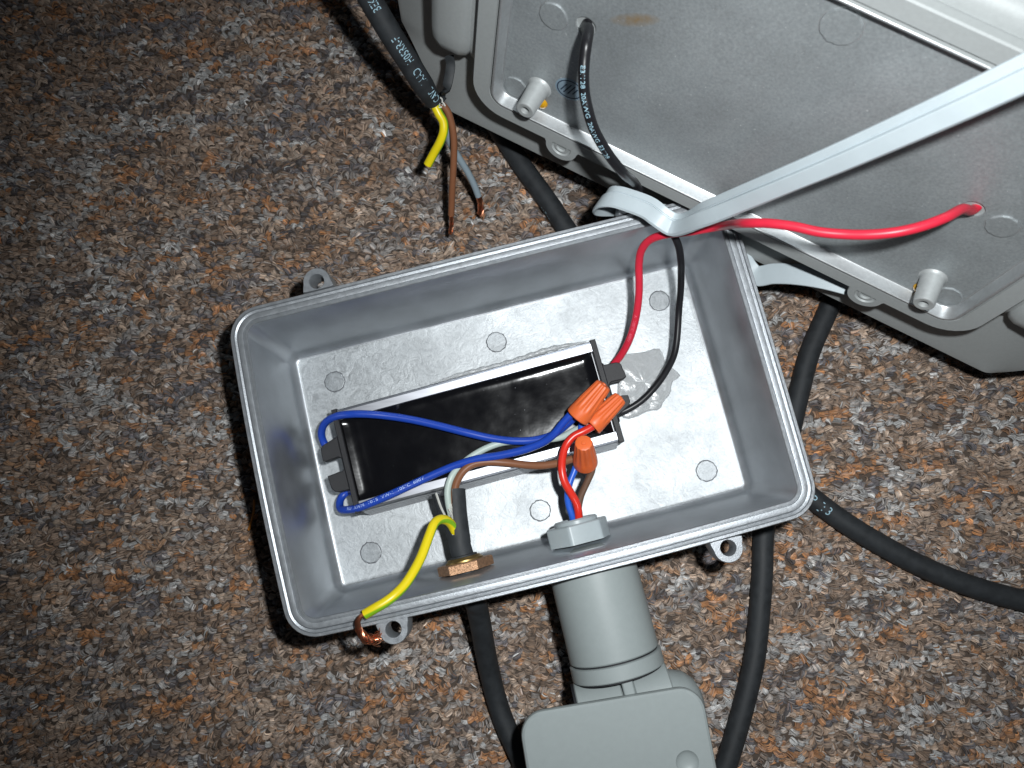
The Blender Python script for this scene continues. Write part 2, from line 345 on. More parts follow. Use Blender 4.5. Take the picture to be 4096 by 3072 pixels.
# ------------------------------------------------------------------ carpet
def carpet():
    mb = MB(); mb.add([(-420, -330, -2.2), (420, -330, -2.2), (420, 420, -2.2), (-420, 420, -2.2)]); mb.face((0, 1, 2, 3))
    o = mb.build('carpet', m_back, None, (0, 0, -3.4)); o['kind'] = 'structure'; o['label'] = 'flecked brown grey and orange loop pile carpet under everything'
    px, py = 2.85, 2.45
    xs = np.arange(-310, 320, px); ys = np.arange(-240, 330, py); X, Y = np.meshgrid(xs, ys); X = X + (np.arange(len(ys)) % 2)[:, None] * px / 2
    ri = np.repeat(np.arange(len(ys)), len(xs)); ci = np.tile(np.arange(len(xs)), len(ys))
    q = np.stack([X.ravel(), Y.ravel()], 1); co, si = math.cos(0.10), math.sin(0.10); q = q @ np.array([[co, si], [-si, co]]); q += rng.normal(0, 0.34, q.shape)
    # leave out loops that lie deep under the box and under the flood light
    d = q - BC; lx = math.cos(YAW) * d[:, 0] + math.sin(YAW) * d[:, 1]; ly = -math.sin(YAW) * d[:, 0] + math.cos(YAW) * d[:, 1]
    keep = ~((np.abs(lx) < 74) & (np.abs(ly) < 36))
    e = np.stack([q[:, 0] - FO[0], q[:, 1] - FO[1]], 1); un = unit(FU[:2]); vn = V(-un[1], un[0]); fu = e @ un; fv = e @ vn
    keep &= ~((fv > 45) & (fu > -20)); ok = (q[:, 0] > -278) & (q[:, 0] < 278) & (q[:, 1] > -186) & (q[:, 1] < 268) & (q[:, 1] < 262 + 0.0 * q[:, 0]) & (np.abs(q[:, 0]) < 228 + 0.14 * (q[:, 1] + 186) + 8); keep &= ok
    q = q[keep]; ri = ri[keep]; ci = ci[keep]; n = len(q)
    pal = np.array([(0.37, 0.270, 0.205), (0.26, 0.182, 0.132), (0.105, 0.094, 0.098), (0.175, 0.168, 0.185), (0.54, 0.54, 0.535), (0.48, 0.225, 0.095), (0.50, 0.385, 0.30), (0.37, 0.345, 0.33), (0.41, 0.245, 0.145)])
    wt = np.array([0.24, 0.15, 0.07, 0.08, 0.12, 0.085, 0.11, 0.145, 0.08])
    # colour clusters: each yarn carries on for a few loops along its row
    cls = rng.choice(len(pal), n, p=wt / wt.sum()); prev = {}
    for i in range(n):
        k = (ri[i], ci[i] - 1)
        if k in prev and rng.random() < 0.46: cls[i] = prev[k]
        elif (ri[i] - 1, ci[i]) in prev and rng.random() < 0.34: cls[i] = prev[(ri[i] - 1, ci[i])]
        prev[(ri[i], ci[i])] = cls[i]
    tbr = rng.normal(0, 0.14, (n, 1)); NS, NR, NK = 5, 5, 3
    th = rng.normal(0.10, 0.62, n); hgt = 3.5 + rng.normal(0, 0.36, n); wid = 3.15 + rng.normal(0, 0.4, n); lean = rng.normal(0, 0.8, (n, 2)) + V(0, -0.3)
    t = np.linspace(0.06, 0.94, NR); dirx = np.stack([np.cos(th), np.sin(th)], 1); dirp = np.stack([-np.sin(th), np.cos(th)], 1)
    vs = np.zeros((n, NS, NR, NK, 3), np.float32); col = np.zeros((n, NS, NR, NK, 4), np.float32); fib = np.zeros((n, NS, NR, NK, 3), np.float32)
    for s in range(NS):
        off = (s - (NS - 1) / 2) * 0.44 + rng.normal(0, 0.10, n); tw = rng.normal(0, 0.25, n); zj = rng.normal(0, 0.17, n)
        r = 0.39 + rng.normal(0, 0.05, n)
        a = np.pi * t[None, :]
        along = -np.cos(a) * wid[:, None] / 2; up = np.sin(a) ** 0.9 * (hgt + zj - 0.62 * ((s - (NS - 1) / 2) * 0.44) ** 2)[:, None]; lat = off[:, None] * (0.75 + 0.45 * np.sin(a)) + tw[:, None] * np.cos(a)
        cx = q[:, None, :] + along[..., None] * dirx[:, None, :] + lat[..., None] * dirp[:, None, :] + (up / 3.5)[..., None] * lean[:, None, :]
        cen = np.concatenate([cx, (up - 3.3)[..., None]], -1)
        tan = np.gradient(cen, axis=1); tan /= np.linalg.norm(tan, axis=-1)[..., None]
        pv = np.concatenate([dirp, np.zeros((n, 1))], 1)[:, None, :] * np.ones((1, NR, 1)); nv = np.cross(tan, pv); nv /= np.linalg.norm(nv, axis=-1)[..., None]; pv = np.cross(nv, tan)
        own = rng.random(n) < 0.90; c = np.where(own, cls, rng.choice(len(pal), n, p=wt / wt.sum())); cc = pal[c] + (pal[rng.choice(len(pal), n, p=wt / wt.sum())] - pal[c]) * rng.uniform(0, .42, (n, 1)); cc = cc * np.exp(rng.normal(0, 0.24, (n, 1)) + tbr)
        for k in range(NK):
            g = 2 * np.pi * k / NK; vs[:, s, :, k, :] = cen + r[:, None, None] * (math.cos(g) * pv + math.sin(g) * nv)
            col[:, s, :, k, :3] = cc[:, None, :]; fib[:, s, :, k, 0] = g * 1.8 + s * 5; fib[:, s, :, k, 1] = t[None, :] * 2.2; fib[:, s, :, k, 2] = (np.arange(n) * 0.737 % 97)[:, None]
    col[..., 3] = 1
    base = (np.arange(n * NS) * NR * NK)[:, None]; qf = []
    for a_ in range(NR - 1):
        for k in range(NK):
            k2 = (k + 1) % NK; qf.append([a_ * NK + k, a_ * NK + k2, (a_ + 1) * NK + k2, (a_ + 1) * NK + k])
    F_ = (base[:, :, None] + np.array(qf)[None]).reshape(-1, 4).astype(np.int32)
    me = bpy.data.meshes.new('carpet_pile'); nv_ = n * NS * NR * NK
    me.vertices.add(nv_); me.vertices.foreach_set('co', (vs.reshape(-1, 3) * MM).ravel()); nf = len(F_)
    me.loops.add(nf * 4); me.loops.foreach_set('vertex_index', F_.ravel()); me.polygons.add(nf); me.polygons.foreach_set('loop_start', np.arange(nf, dtype=np.int32) * 4)
    me.polygons.foreach_set('use_smooth', np.ones(nf, bool)); me.update(calc_edges=True)
    A = me.attributes.new('yarn', 'FLOAT_COLOR', 'POINT'); A.data.foreach_set('color', col.reshape(-1)); B = me.attributes.new('fib', 'FLOAT_VECTOR', 'POINT'); B.data.foreach_set('vector', fib.reshape(-1))
    M = bpy.data.materials.new('carpet_yarn'); M.use_nodes = True; N = M.node_tree.nodes; L = M.node_tree.links; b = N['Principled BSDF']; b.inputs['Roughness'].default_value = 0.72; b.inputs['Specular IOR Level'].default_value = 0.25
    b.inputs['Sheen Weight'].default_value = 0.12; b.inputs['Sheen Roughness'].default_value = 0.4
    ac = N.new('ShaderNodeAttribute'); ac.attribute_name = 'yarn'; af = N.new('ShaderNodeAttribute'); af.attribute_name = 'fib'
    ns = N.new('ShaderNodeTexNoise'); ns.inputs['Scale'].default_value = 1.15; ns.inputs['Detail'].default_value = 3; ns.inputs['Roughness'].default_value = 0.75; L.new(af.outputs['Vector'], ns.inputs['Vector'])
    mr = N.new('ShaderNodeMapRange'); mr.inputs['From Min'].default_value = 0.30; mr.inputs['From Max'].default_value = 0.70; mr.inputs['To Min'].default_value = 0.50; mr.inputs['To Max'].default_value = 1.55; L.new(ns.outputs['Fac'], mr.inputs['Value'])
    mx = N.new('ShaderNodeMix'); mx.data_type = 'RGBA'; mx.blend_type = 'MULTIPLY'; mx.inputs['Factor'].default_value = 1; mx.clamp_result = False; L.new(ac.outputs['Color'], mx.inputs[6]); L.new(mr.outputs[0], mx.inputs[7]); L.new(mx.outputs[2], b.inputs['Base Color'])
    bp = N.new('ShaderNodeBump'); bp.inputs['Distance'].default_value = 0.0004; L.new(ns.outputs['Fac'], bp.inputs['Height']); L.new(bp.outputs[0], b.inputs['Normal'])
    me.materials.append(M); ob = bpy.data.objects.new('carpet_pile', me); COL.objects.link(ob); ob['kind'] = 'stuff'; ob['label'] = 'tufted yarn loops of the brown grey and orange carpet'
carpet()

# ------------------------------------------------------------------ junction box
RZ, FZ = 67.0, 15.0
jb = thing('junction_box', 'open cast metal junction box lying on the carpet with an LED driver inside', 'junction box', bw(0, 0, 11))
def box_shell():
    mb = MB(); bow = (1.5, 0.3, 0.0, 0.9)
    def lp(hx, hy, r, z, cx=0, cy=0, b=1.0): return [bw(x, y, z) for x, y in rrect(hx, hy, r, 8, 14, cx, cy, tuple(q * b for q in bow))]
    RX, RY = 93.0, 56.45; FX, FY, fx, fy = 87.8, 49.9, -1.05, 0.3
    def rim(d, z): return lp(RX + d, RY + d, 5.2 + d, z)
    L_ = [lp(FX + 1, FY + 1, 6, 11, fx, fy, .3), lp(FX + 4, FY + 4, 7, 13.5, fx, fy, .3), rim(3.4, 60), rim(4.2, 61.2), rim(6.9, 61.8), rim(6.9, 66.5), rim(6.6, 67.0), rim(5.6, 67.0), rim(5.35, 66.3), rim(4.45, 65.9), rim(4.05, 67.15), rim(3.75, 67.5),
          rim(2.8, 67.6), rim(1.75, 67.45), rim(1.55, 67.0), rim(1.38, 67.0), rim(1.2, 67.25), rim(0.35, 67.3), rim(0.0, 66.9)]
    nrim = len(L_)
    wx, wy, wz = FX + 3.3, FY + 3.1, FZ + 4.6      # where the wall meets the fillet
    L_.append(lp(wx, wy, 4.6, wz, fx, fy, .4))
    for k in range(1, 7):
        a = math.pi / 2 * k / 6; L_.append(lp(wx - 3.3 * (1 - math.cos(a)), wy - 3.1 * (1 - math.cos(a)), 4.6 - 3.1 * (1 - math.cos(a)), wz - 4.6 * math.sin(a), fx, fy, .4))
    mis = [0] * (nrim - 1) + [1] + [1] * 5 + [2]
    mb.loft(L_, mis, 0, None)
    # cast floor
    ids = len(mb.v) - len(L_[-1]); mb.face(list(range(ids, len(mb.v))), 2)
    return mb.build('box_shell', [m_paint, m_wall, m_floor], jb, smooth=40)
box_shell()
def lug_mesh(cx, cy, sgn):
    """eared lug on the long side; sgn = +1 top side, -1 bottom side"""
    mb = MB(); n = 40; out = []; ins = []
    R0, hole = 5.4, 2.75; base = -3.4
    for k in range(n):
        a = 2 * math.pi * k / n; dx, dy = math.cos(a), math.sin(a)
        r = R0
        if dy < 0: r = min((-base) / -dy if dy < -1e-6 else 99, R0 + 3.6 * max(0, -dy) ** 1.4 + 0.9 * max(0, -dy - .1))
        out.append((r * dx, r * dy)); ins.append((hole * dx, hole * dy))
    lay = lambda q, z: [bw(cx + x, cy + sgn * y, z) for x, y in q]
    o2 = [(x * .95, y * .95) for x, y in out]; i2 = [(x * 1.1, y * 1.1) for x, y in ins]
    i0 = [mb.add(l) for l in (lay(ins, 56.5), lay(out, 56.5), lay(out, 66.3), lay(o2, 66.85), lay(i2, 66.85), lay(ins, 66.4), lay(ins, 56.5))]
    for a_, b_ in zip(i0[:-1], i0[1:]):
        for j in range(n):
            j2 = (j + 1) % n; mb.face((a_ + j, a_ + j2, b_ + j2, b_ + j))
    return mb.build('mounting_lug', m_paint, jb, smooth=40)
for x, y, s in ((-62.7, 67.0, 1), (62.7, 67.0, 1), (-62.0, -67.0, -1), (62.9, -67.5, -1)): lug_mesh(x, y, s)
def pin(fr, x, y, r, M, M2, parent, h=0.28):
    mb = MB(); o = fr(x, y, 0); ax = unit(fr(x, y, 1) - o); n = 32
    w = 1 + 0.018 * np.sin(np.arange(n) * 2.3) + rng.normal(0, 0.012, n); ref = unit(fr(x + 1, y, 0) - o); U, Wd = perp(ax, ref); a = np.linspace(0, 2 * np.pi, n, endpoint=False)
    ring = lambda rr, z: o + ax * z + (rr * w)[:, None] * (np.cos(a)[:, None] * U + np.sin(a)[:, None] * Wd)
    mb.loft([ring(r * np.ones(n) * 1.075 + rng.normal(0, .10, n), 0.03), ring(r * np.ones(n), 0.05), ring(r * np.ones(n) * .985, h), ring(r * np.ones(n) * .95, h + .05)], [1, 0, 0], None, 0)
    return mb.build('pin_mark', [M, M2], parent, smooth=12)
fl_fr = lambda x, y, z: bw(x, y, FZ + z)
for x, y in ((-75.2, 37.4), (-1.1, 37.3), (73.8, 37.7), (-75.4, -39.3), (-0.1, -39.2), (73.7, -39.8)): pin(fl_fr, x, y, 4.35, m_floor, m_pin_ring, jb)

# ------------------------------------------------------------------ LED driver
DYAW = YAW + 0.022; DC = bw(-17.2, 0.9, 0)[:2]
def dw(x, y, z): return bw(x, y, z, DYAW, DC)
DL, DW, DT = 55.0, 21.6, 36.5
drv = thing('led_driver', 'potted LED driver with black resin top in an aluminium channel inside the box', 'driver', dw(0, 0, FZ))
def driver():
    mb = MB(); w = DW
    side = [(w + 1.6, FZ + .2), (w + 1.9, FZ + .6)]
    for k in range(4):
        z0 = 18.0 + 4.3 * k; d = 1.75 - .45 * k; side += [(w + d, z0), (w + d - .45, z0 + .2), (w + d - .45, z0 + .6), (w + d - .12, z0 + .8)]
    side += [(w + .1, DT - 1.0), (w - .3, DT - .35), (w - 1.1, DT), (w - 4.2, DT - .15), (w - 4.5, DT - .5), (w - 4.5, 32.0)]
    prof = side + [(-y, z) for y, z in side[::-1]]
    mb.loft([[dw(x, y, z) for y, z in prof] for x in (-DL, -20, 15, DL)], 0, 0, 0); zt = (DT - 1.2) ; zz = [q[2] for q in mb.v]
    for q, f in enumerate(mb.f):
        if len(f) == 4 and min(zz[i] for i in f) < zt and max(zz[i] for i in f) <= DT - .9: mb.m[q] = 1
    mb.build('aluminium_channel', [m_alu, mat('dull_aluminium_side', (.42, .43, .45), .45, .35)], drv, smooth=25)
    # potting: a sagging pool with a raised meniscus
    mb = MB(); nx, ny = 70, 26; hx, hy = DL - 1.2, DW - 4.45
    for j in range(ny + 1):
        for i in range(nx + 1):
            x = -hx + 2 * hx * i / nx; y = -hy + 2 * hy * j / ny; d = min(hx - abs(x), hy - abs(y))
            z = 34.7 + 1.25 * math.exp(-d / 1.3) + 0.06 * math.sin(x * .13 + 1) * math.sin(y * .23) + 0.015 * math.sin(x * .43 + y * .4)
            dl = x + hx; z += 0.7 * math.exp(-((dl - 2.2) / .8) ** 2) + 0.45 * math.exp(-((dl - 5.2) / .9) ** 2) + 0.5 * math.exp(-((hx - x - 1.8) / .6) ** 2)
            mb.add([dw(x, y, z)])
    for j in range(ny):
        for i in range(nx):
            a = j * (nx + 1) + i; mb.face((a, a + 1, a + nx + 2, a + nx + 1))
    mb.build('potting', m_pot, drv, smooth=60)
    for sg in (-1, 1):
        mb = MB(); ex = unit(dw(1, 0, 0) - dw(0, 0, 0)) * sg; ey = unit(dw(0, 1, 0) - dw(0, 0, 0)); ez = V(0, 0, 1); o = dw(sg * DL, 0, 0)
        mb.prism([(-.5, -DW - .5), (1.9, -DW - .5), (1.9, DW + .5), (-.5, DW + .5)], o, ex, ey, ez, FZ + .15, DT + .3, 0, .3)
        # ear plate with an open slot, flush with the top
        def arc(cx, cy, r, a0, a1, k=6): return [(cx + r * math.cos(rad(a0 + (a1 - a0) * i / k)), cy + r * math.sin(rad(a0 + (a1 - a0) * i / k))) for i in range(k + 1)]
        if sg < 0: ear = [(1.85, -13.6), (5.5, -13.4)] + arc(7.0, -9.6, 3.9, -100, -10, 6) + [(11.2, -6.5), (11.3, -4.6)] + [(5.2, -3.9)] + arc(4.6, -2.4, 1.7, -90, -180, 4) + arc(4.6, 1.3, 1.7, 180, 90, 4) + [(11.0, 2.4), (11.9, 3.4), (11.8, 6.4)] + arc(8.3, 7.6, 3.4, 5, 60, 5) + [(4.2, 12.4), (1.85, 13.2)]
        else: ear = [(1.85, -13.2), (3.2, -12.6), (7.2, -10.6), (9.4, -9.4), (10.2, -7.8), (10.0, -4.6), (4.4, -3.4)] + arc(4.4, -1.9, 1.6, -90, -180, 4) + arc(4.4, 2.0, 1.6, 180, 90, 4) + [(9.6, 3.4), (11.6, 4.2), (11.6, 6.6), (11.0, 8.8)] + arc(8.2, 9.4, 3.0, 10, 90, 5) + [(4.2, 12.6), (1.85, 12.8)]
        ear = [(1.85 + (x - 1.85) * .86, y * .86) for x, y in ear]
        mb.prism(ear, o, ex, ey, ez, 29.5, 34.6, 0, .35)
        for y in (-11, 11): mb.revolve(o + ey * y + ez * 24, ex, [(2.4, 1.8), (2.4, 3.2), (2.0, 3.8)], 16, 0, None, 0)
        mb.build('end_cap', m_cap, drv, smooth=35)
driver()
def smear():
    mb = MB(); n = 46
    pts = [ce(1290, 60), ce(1560, 30), ce(1800, -20), ce(1900, 200), ce(2060, 320), ce(2110, 390), ce(1990, 470), ce(1960, 640), ce(1860, 760), ce(1800, 880), ce(1640, 900), ce(1450, 990), ce(1280, 1010), ce(1180, 880), ce(1180, 500), ce(1150, 230)]
    base = spline([at(p, FZ + .1) for p in pts] + [at(pts[0], FZ + .1)], 2.2)[:-1]; c = base.mean(0); loops = []
    for k, (f, h) in enumerate(((1.0, 0.0), (.985, .45), (.93, .85), (.80, .7), (.62, 1.15), (.42, .8), (.2, 1.2), (.05, 1.0))):
        l = c + (base - c) * f; ang = np.arange(len(l)); l = l.copy(); l[:, 2] = FZ + .05 + .5 * h * (1 + .35 * np.sin(ang * 1.1 + k) + rng.normal(0, .12, len(l))) ; loops.append(l)
    mb.loft(loops, 0, 0, 0); o = mb.build('silicone_smear', m_clear, None, c, smooth=80); tag(o, 'clear silicone glue smeared on the box floor under the right end of the driver', 'glue smear')
    mb = MB(); a = spline([at(c5(840, 350), FZ + .5), at(c5(1000, 300), FZ + .6), at(c5(1300, 225), FZ + .6), at(c5(1560, 140), FZ + .6), at(c5(1760, 100), FZ + .5)], 1.5)
    mb.tube(a, np.interp(np.linspace(0, 1, len(a)), [0, .2, .5, .8, 1], [.2, 1.1, 1.3, 1.2, .3]) * (1 + .2 * np.sin(np.arange(len(a)) * 1.7)), 10); o = mb.build('silicone_bead', m_clear, None, a[0], smooth=80)
    tag(o, 'clear silicone bead squeezed out along the upper side of the driver', 'glue bead')
smear()

# ------------------------------------------------------------------ wires inside the box
wire('blue_wire', [at(c5(250, 745), 25), at(c5(214, 692), 26), at(c5(200, 640), 28), at(c5(222, 578), 32), at(c5(290, 538), 37), at(c5(370, 526), 39.5), at(c5(470, 526), 39.5), at(c5(600, 538), 38.5), at(c5(750, 562), 38), at(c5(900, 596), 38), at(c5(1050, 634), 38.5), at(c5(1200, 668), 38.5), at(c5(1330, 684), 39), at(c5(1450, 680), 39.5), at(c5(1560, 650), 41), at(c5(1650, 585), 44), at(c5(1715, 520), 47)], 1.6, m_blue,
     'blue wire looping from the top left of the driver across its black resin', 'wire', group='blue wires of the driver')
wire('blue_wire', [at(c5(420, 975), 25), at(c5(345, 990), 24), at(c5(312, 1030), 25), at(c5(312, 1082), 28), at(c5(350, 1090), 32), at(c5(420, 1078), 36.5), at(c5(480, 1055), 39), at(c5(600, 1004), 39.5), at(c5(750, 934), 39), at(c5(900, 866), 39), at(c5(1000, 826), 39.5), at(c5(1120, 790), 40.5), at(c5(1250, 770), 41.5), at(c5(1400, 735), 43), at(c5(1510, 690), 45), at(c5(1575, 640), 47), at(c5(1620, 585), 48.5), at(c5(1670, 530), 50)], 1.62, m_blue,
     'blue wire with printed lettering from the lower left of the driver to the upper nut', 'wire', group='blue wires of the driver',
     prints=dict(mat=m_printw, items=[dict(text='RU  AWM  1015  VW-1  105\u00b0C  600V', start=22.0, size=1.75, up=1.0, phi=0.25, stretch=1.30)]))
wire('brown_wire', [at(c5(1000, 1200), 39), at(c5(985, 1080), 39), at(c5(985, 1000), 39), at(c5(995, 935), 39.5), at(c5(1030, 870), 40), at(c5(1085, 826), 40), at(c5(1170, 808), 40), at(c5(1290, 812), 40), at(c5(1410, 826), 41), at(c5(1510, 828), 42.5), at(c5(1610, 812), 44), at(c5(1690, 790), 45.5), at(c5(1740, 800), 46)], 1.6, m_brown,
     'brown wire arching from the slit cable to the lowest orange wire nut', 'wire')
wire('grey_wire', [at(c5(985, 1200), 37), at(c5(962, 1110), 38.5), at(c5(948, 1040), 39.5), at(c5(945, 970), 40), at(c5(965, 900), 40), at(c5(1010, 840), 38.6), at(c5(1080, 780), 38), at(c5(1170, 728), 38), at(c5(1270, 694), 38), at(c5(1400, 686), 38.4), at(c5(1520, 676), 39), at(c5(1620, 660), 40), at(c5(1700, 620), 42), at(c5(1780, 590), 44)], 1.4, m_grey,
     'pale grey wire leaving the slit cable and slipping under the blue wires', 'wire')
wire('red_wire', [at(c5(1716, 1190), 41), at(c5(1718, 1120), 43), at(c5(1704, 1050), 45), at(c5(1668, 985), 47), at(c5(1632, 920), 48), at(c5(1618, 850), 48), at(c5(1622, 780), 47), at(c5(1646, 705), 46), at(c5(1690, 655), 46), at(c5(1740, 630), 46), at(c5(1790, 603), 46.5), at(c5(1820, 580), 47)], 1.6, m_red2,
     'bright red wire rising from the grey hex nut to the second orange wire nut', 'wire', group='sensor wires')
wire('blue_wire', [at(c5(1690, 1190), 40), at(c5(1680, 1130), 42), at(c5(1658, 1060), 43), at(c5(1652, 1000), 44), at(c5(1665, 930), 44), at(c5(1692, 860), 44), at(c5(1715, 790), 44), at(c5(1730, 700), 44), at(c5(1733, 600), 44), at(c5(1745, 540), 46)], 1.35, m_blue2,
     'brighter blue wire coming out of the grey hex nut behind the red one', 'wire', group='sensor wires')
wire('brown_wire', [at(c5(1722, 1190), 39), at(c5(1716, 1090), 40), at(c5(1730, 1010), 41), at(c5(1765, 930), 42.5), at(c5(1795, 860), 44), at(c5(1800, 810), 46)], 1.4, mat('dark_brown_pvc', (0.115, 0.062, 0.038), 0.42),
     'dark brown wire running behind the red and blue pair into the lowest wire nut', 'wire', group='sensor wires')
def wire_nut(mouth, tip, r0, r1, label):
    ax = unit(tip - mouth); Ln = np.linalg.norm(tip - mouth); mb = MB(); nr = 12
    def mod(a, h):
        t = h / Ln; k = min(1, max(0, (t - .24) / .12)) * min(1, max(0, (1.0 - t) / .05)); c = np.cos(nr * a); return 1 + k * 0.052 * np.sign(c) * np.abs(c) ** .6 - .02 * k
    pr = [(r0 * .80, 1.2), (r0 * .84, 0.15), (r0 * .95, 0.0), (r0, 0.4), (r0 * .995, Ln * .12), (r0 * .965, Ln * .22), (r0 * .93, Ln * .28), (r0 * .87, Ln * .42)]
    for t in (.55, .7, .85, .95): pr.append((r0 * .87 + (r1 - r0 * .87) * (t - .42) / .58, Ln * t))
    pr += [(r1 * .97, Ln * .985), (r1 * .80, Ln), (r1 * .30, Ln)]
    mb.revolve(mouth, ax, pr, 96, 0, None, 0, mod=mod); mb.revolve(mouth, ax, [(r0 * .8, 1.2), (.4, 1.3)], 96, 1, None, 1)
    mb.revolve(mouth, ax, [(r1 * .30, Ln), (r1 * .28, Ln + .35), (r1 * .15, Ln + .45)], 16, 0, None, 0)
    o = mb.build('wire_nut', [m_orange, m_gap], None, mouth, smooth=30); return tag(o, label, 'wire nut', 'orange wire nuts in the box')
wire_nut(at(c5(1708, 545), 50), at(c5(1868, 350), 55), 4.9, 3.1, 'upper orange wire nut, the big one holding the printed blue wire')
wire_nut(at(c5(1792, 595), 46), at(c5(1965, 428), 46), 4.4, 2.9, 'second orange wire nut, tucked against the upper one, red wire in its mouth')
wire_nut(at(c5(1757, 812), 45), at(c5(1747, 694), 61), 4.9, 3.3, 'lowest orange wire nut, its dimpled round end facing up, brown wire going in')

# ------------------------------------------------------------------ supply cable through the brass locknut
nutc = lambda x, y, z: bw(x, y, z)
BX, BZ = -34.2, 40.0
cab = thing('supply_cable', 'black rubber cable entering the box through the brass locknut, its jacket slit open', 'cable', at(c7(1470, 1650), 4.6))
def supply():
    mb = MB(); out = [bw(BX - .4, -44, BZ - .2), bw(BX - .1, -50, BZ), bw(BX, -57, BZ), bw(BX + .2, -66, 38), at(c7(1275, 830), 33), at(c7(1300, 950), 25), at(c7(1325, 1090), 16), at(c7(1355, 1240), 9), at(c7(1395, 1400), 5.5), at(c7(1440, 1540), 4.6), at(c7(1500, 1680), 4.6), at(c7(1590, 1860), 4.6), at(c7(1700, 2050), 4.6)]
    start = at(c5(1012, 1240), 39.5); pth = spline([start] + out, 1.5); mb.tube(pth, 4.45, 20); mb.build('jacket', m_rubber, cab)
    def gutter(pts, a0, a1, r, th, M, name, taper=1.0):
        mb = MB(); P = spline(pts, 1.2); T = np.gradient(P, axis=0); T /= np.linalg.norm(T, axis=1)[:, None]; loops = []
        for k in range(len(P)):
            n = unit(V(0, 0, 1) - T[k][2] * T[k]); sd = np.cross(T[k], n); t = k / (len(P) - 1); m_ = .5 * (a0 + a1); w = 1 + (taper - 1) * t
            an = [rad(m_ + (q - m_) * w) for q in np.linspace(a0, a1, 12)]
            ring = [P[k] + r * (math.cos(a) * sd + math.sin(a) * n) for a in an] + [P[k] + (r - th) * (math.cos(a) * sd + math.sin(a) * n) for a in an[::-1]]; loops.append(ring)
        mb.loft(loops, 0, 0, 0); return mb.build(name, M, cab, smooth=40)
    # both flaps of the slit jacket and the pale filler showing at their edges
    fr = [at(c5(1018, 1290), 39.5), at(c5(1006, 1200), 39.5), at(c5(994, 1100), 39), at(c5(990, 1040), 38.5), at(c5(985, 972), 38)]
    gutter(fr, -115, 108, 4.45, .8, m_rubber, 'jacket_flap', .88); gutter([p + V(0, 0, .0) for p in fr], -100, 112, 3.62, .5, m_fill, 'filler', .88)
    flp = [at(c5(1016, 1290), 39.5), at(c5(998, 1215), 39), at(c5(966, 1130), 37.5), at(c5(935, 1060), 36.5), at(c5(912, 985), 36)]
    gutter(flp, 116, 262, 4.45, .8, m_rubber, 'jacket_flap', .72); gutter(flp, 108, 240, 3.62, .6, m_fill, 'filler', .72)
    mb = MB()
    for k in range(16):
        p0 = at(c5(962 + rng.normal(0, 8), 1075 + rng.normal(0, 18)), 40.5 + rng.normal(0, .7)); p1 = at(c5(975 + rng.normal(0, 16), 1140 + rng.normal(0, 26)), 41.5 + rng.normal(0, .8)); mb.tube(spline([p0, .5 * (p0 + p1) + rng.normal(0, .5, 3), p1], 1.0), .15, 5)
    o = mb.build('filler_threads', m_fill, cab); o['kind'] = 'stuff'
supply()
def earth():
    P = [at(c5(1005, 1290), 39.5), at(c5(992, 1235), 40.5), at(c5(972, 1185), 43), at(c5(938, 1152), 47), at(c5(896, 1148), 51), at(c5(865, 1172), 54), at(c5(842, 1225), 56.5), at(c5(818, 1290), 59), at(c5(785, 1375), 62), at(c5(740, 1460), 65.5), at(c5(690, 1535), 68), at(c5(625, 1600), 70.5), at(c5(570, 1640), 71.5), at(c7(640, 838), 72), at(c7(566, 882), 72)]
    path = spline(P, 1.0); n = 16; mb = MB(); mb.tube(path, 1.85, n); o = thing('earth_wire', 'yellow and green earth wire bent over the lower rim with a frayed copper end', 'wire', path[-1])
    a = [((k % n) / n + 0.19 + 0.15 * math.sin((k // n) * .045)) % 1.0 for k in range(len(mb.v))]; mb.build('insulation', m_earth, o, ang=a)
    mb = MB(); cp = spline([at(c7(575, 878), 72), at(c7(541, 895), 73), at(c7(522, 932), 73), at(c7(530, 980), 72), at(c7(560, 1022), 71), at(c7(608, 1036), 70), at(c7(676, 1014), 70)], .6); strands(mb, cp, .62, 1.75, 34, .16, 1.3, 1.5)
    q = mb.build('copper_strands', m_copper, o); q['kind'] = 'stuff'
earth()
def locknut():
    o = thing('brass_locknut', 'rough brass hexagonal locknut clamping the cable to the lower wall of the box', 'locknut', bw(BX, -54, BZ - 11)); ax = unit(bw(0, 1, 0) - bw(0, 0, 0)); c = bw(BX, -54.6, BZ); ex = unit(bw(1, 0, 0) - bw(0, 0, 0)); ez = V(0, 0, 1)
    hexp = lambda R, a0: [(R * math.cos(rad(a0 + 60 * k)), R * math.sin(rad(a0 + 60 * k))) for k in range(6)]
    def sub(pl, k=4): return [tuple(np.array(pl[i]) * (1 - j / k) + np.array(pl[(i + 1) % 6]) * j / k) for i in range(6) for j in range(k)]
    mb = MB(); mb.prism(sub(hexp(11.3, 0)), c, ex, ez, ax, 0, 3.7, 0, .45); mb.build('hex_flange', m_brass, o, smooth=30)
    mb = MB(); mb.revolve(c, ax, [(7.6, 3.5), (7.6, 4.3), (7.0, 4.6), (6.6, 5.3), (5.2, 5.5), (4.6, 5.0)], 28, 0); mb.build('collar', m_brass2, o)
    mb = MB(); mb.revolve(c, ax, [(5.6, 5.2), (5.6, 6.0), (4.5, 6.2)], 24, 0); mb.build('rubber_seal', m_rubber, o)
locknut()

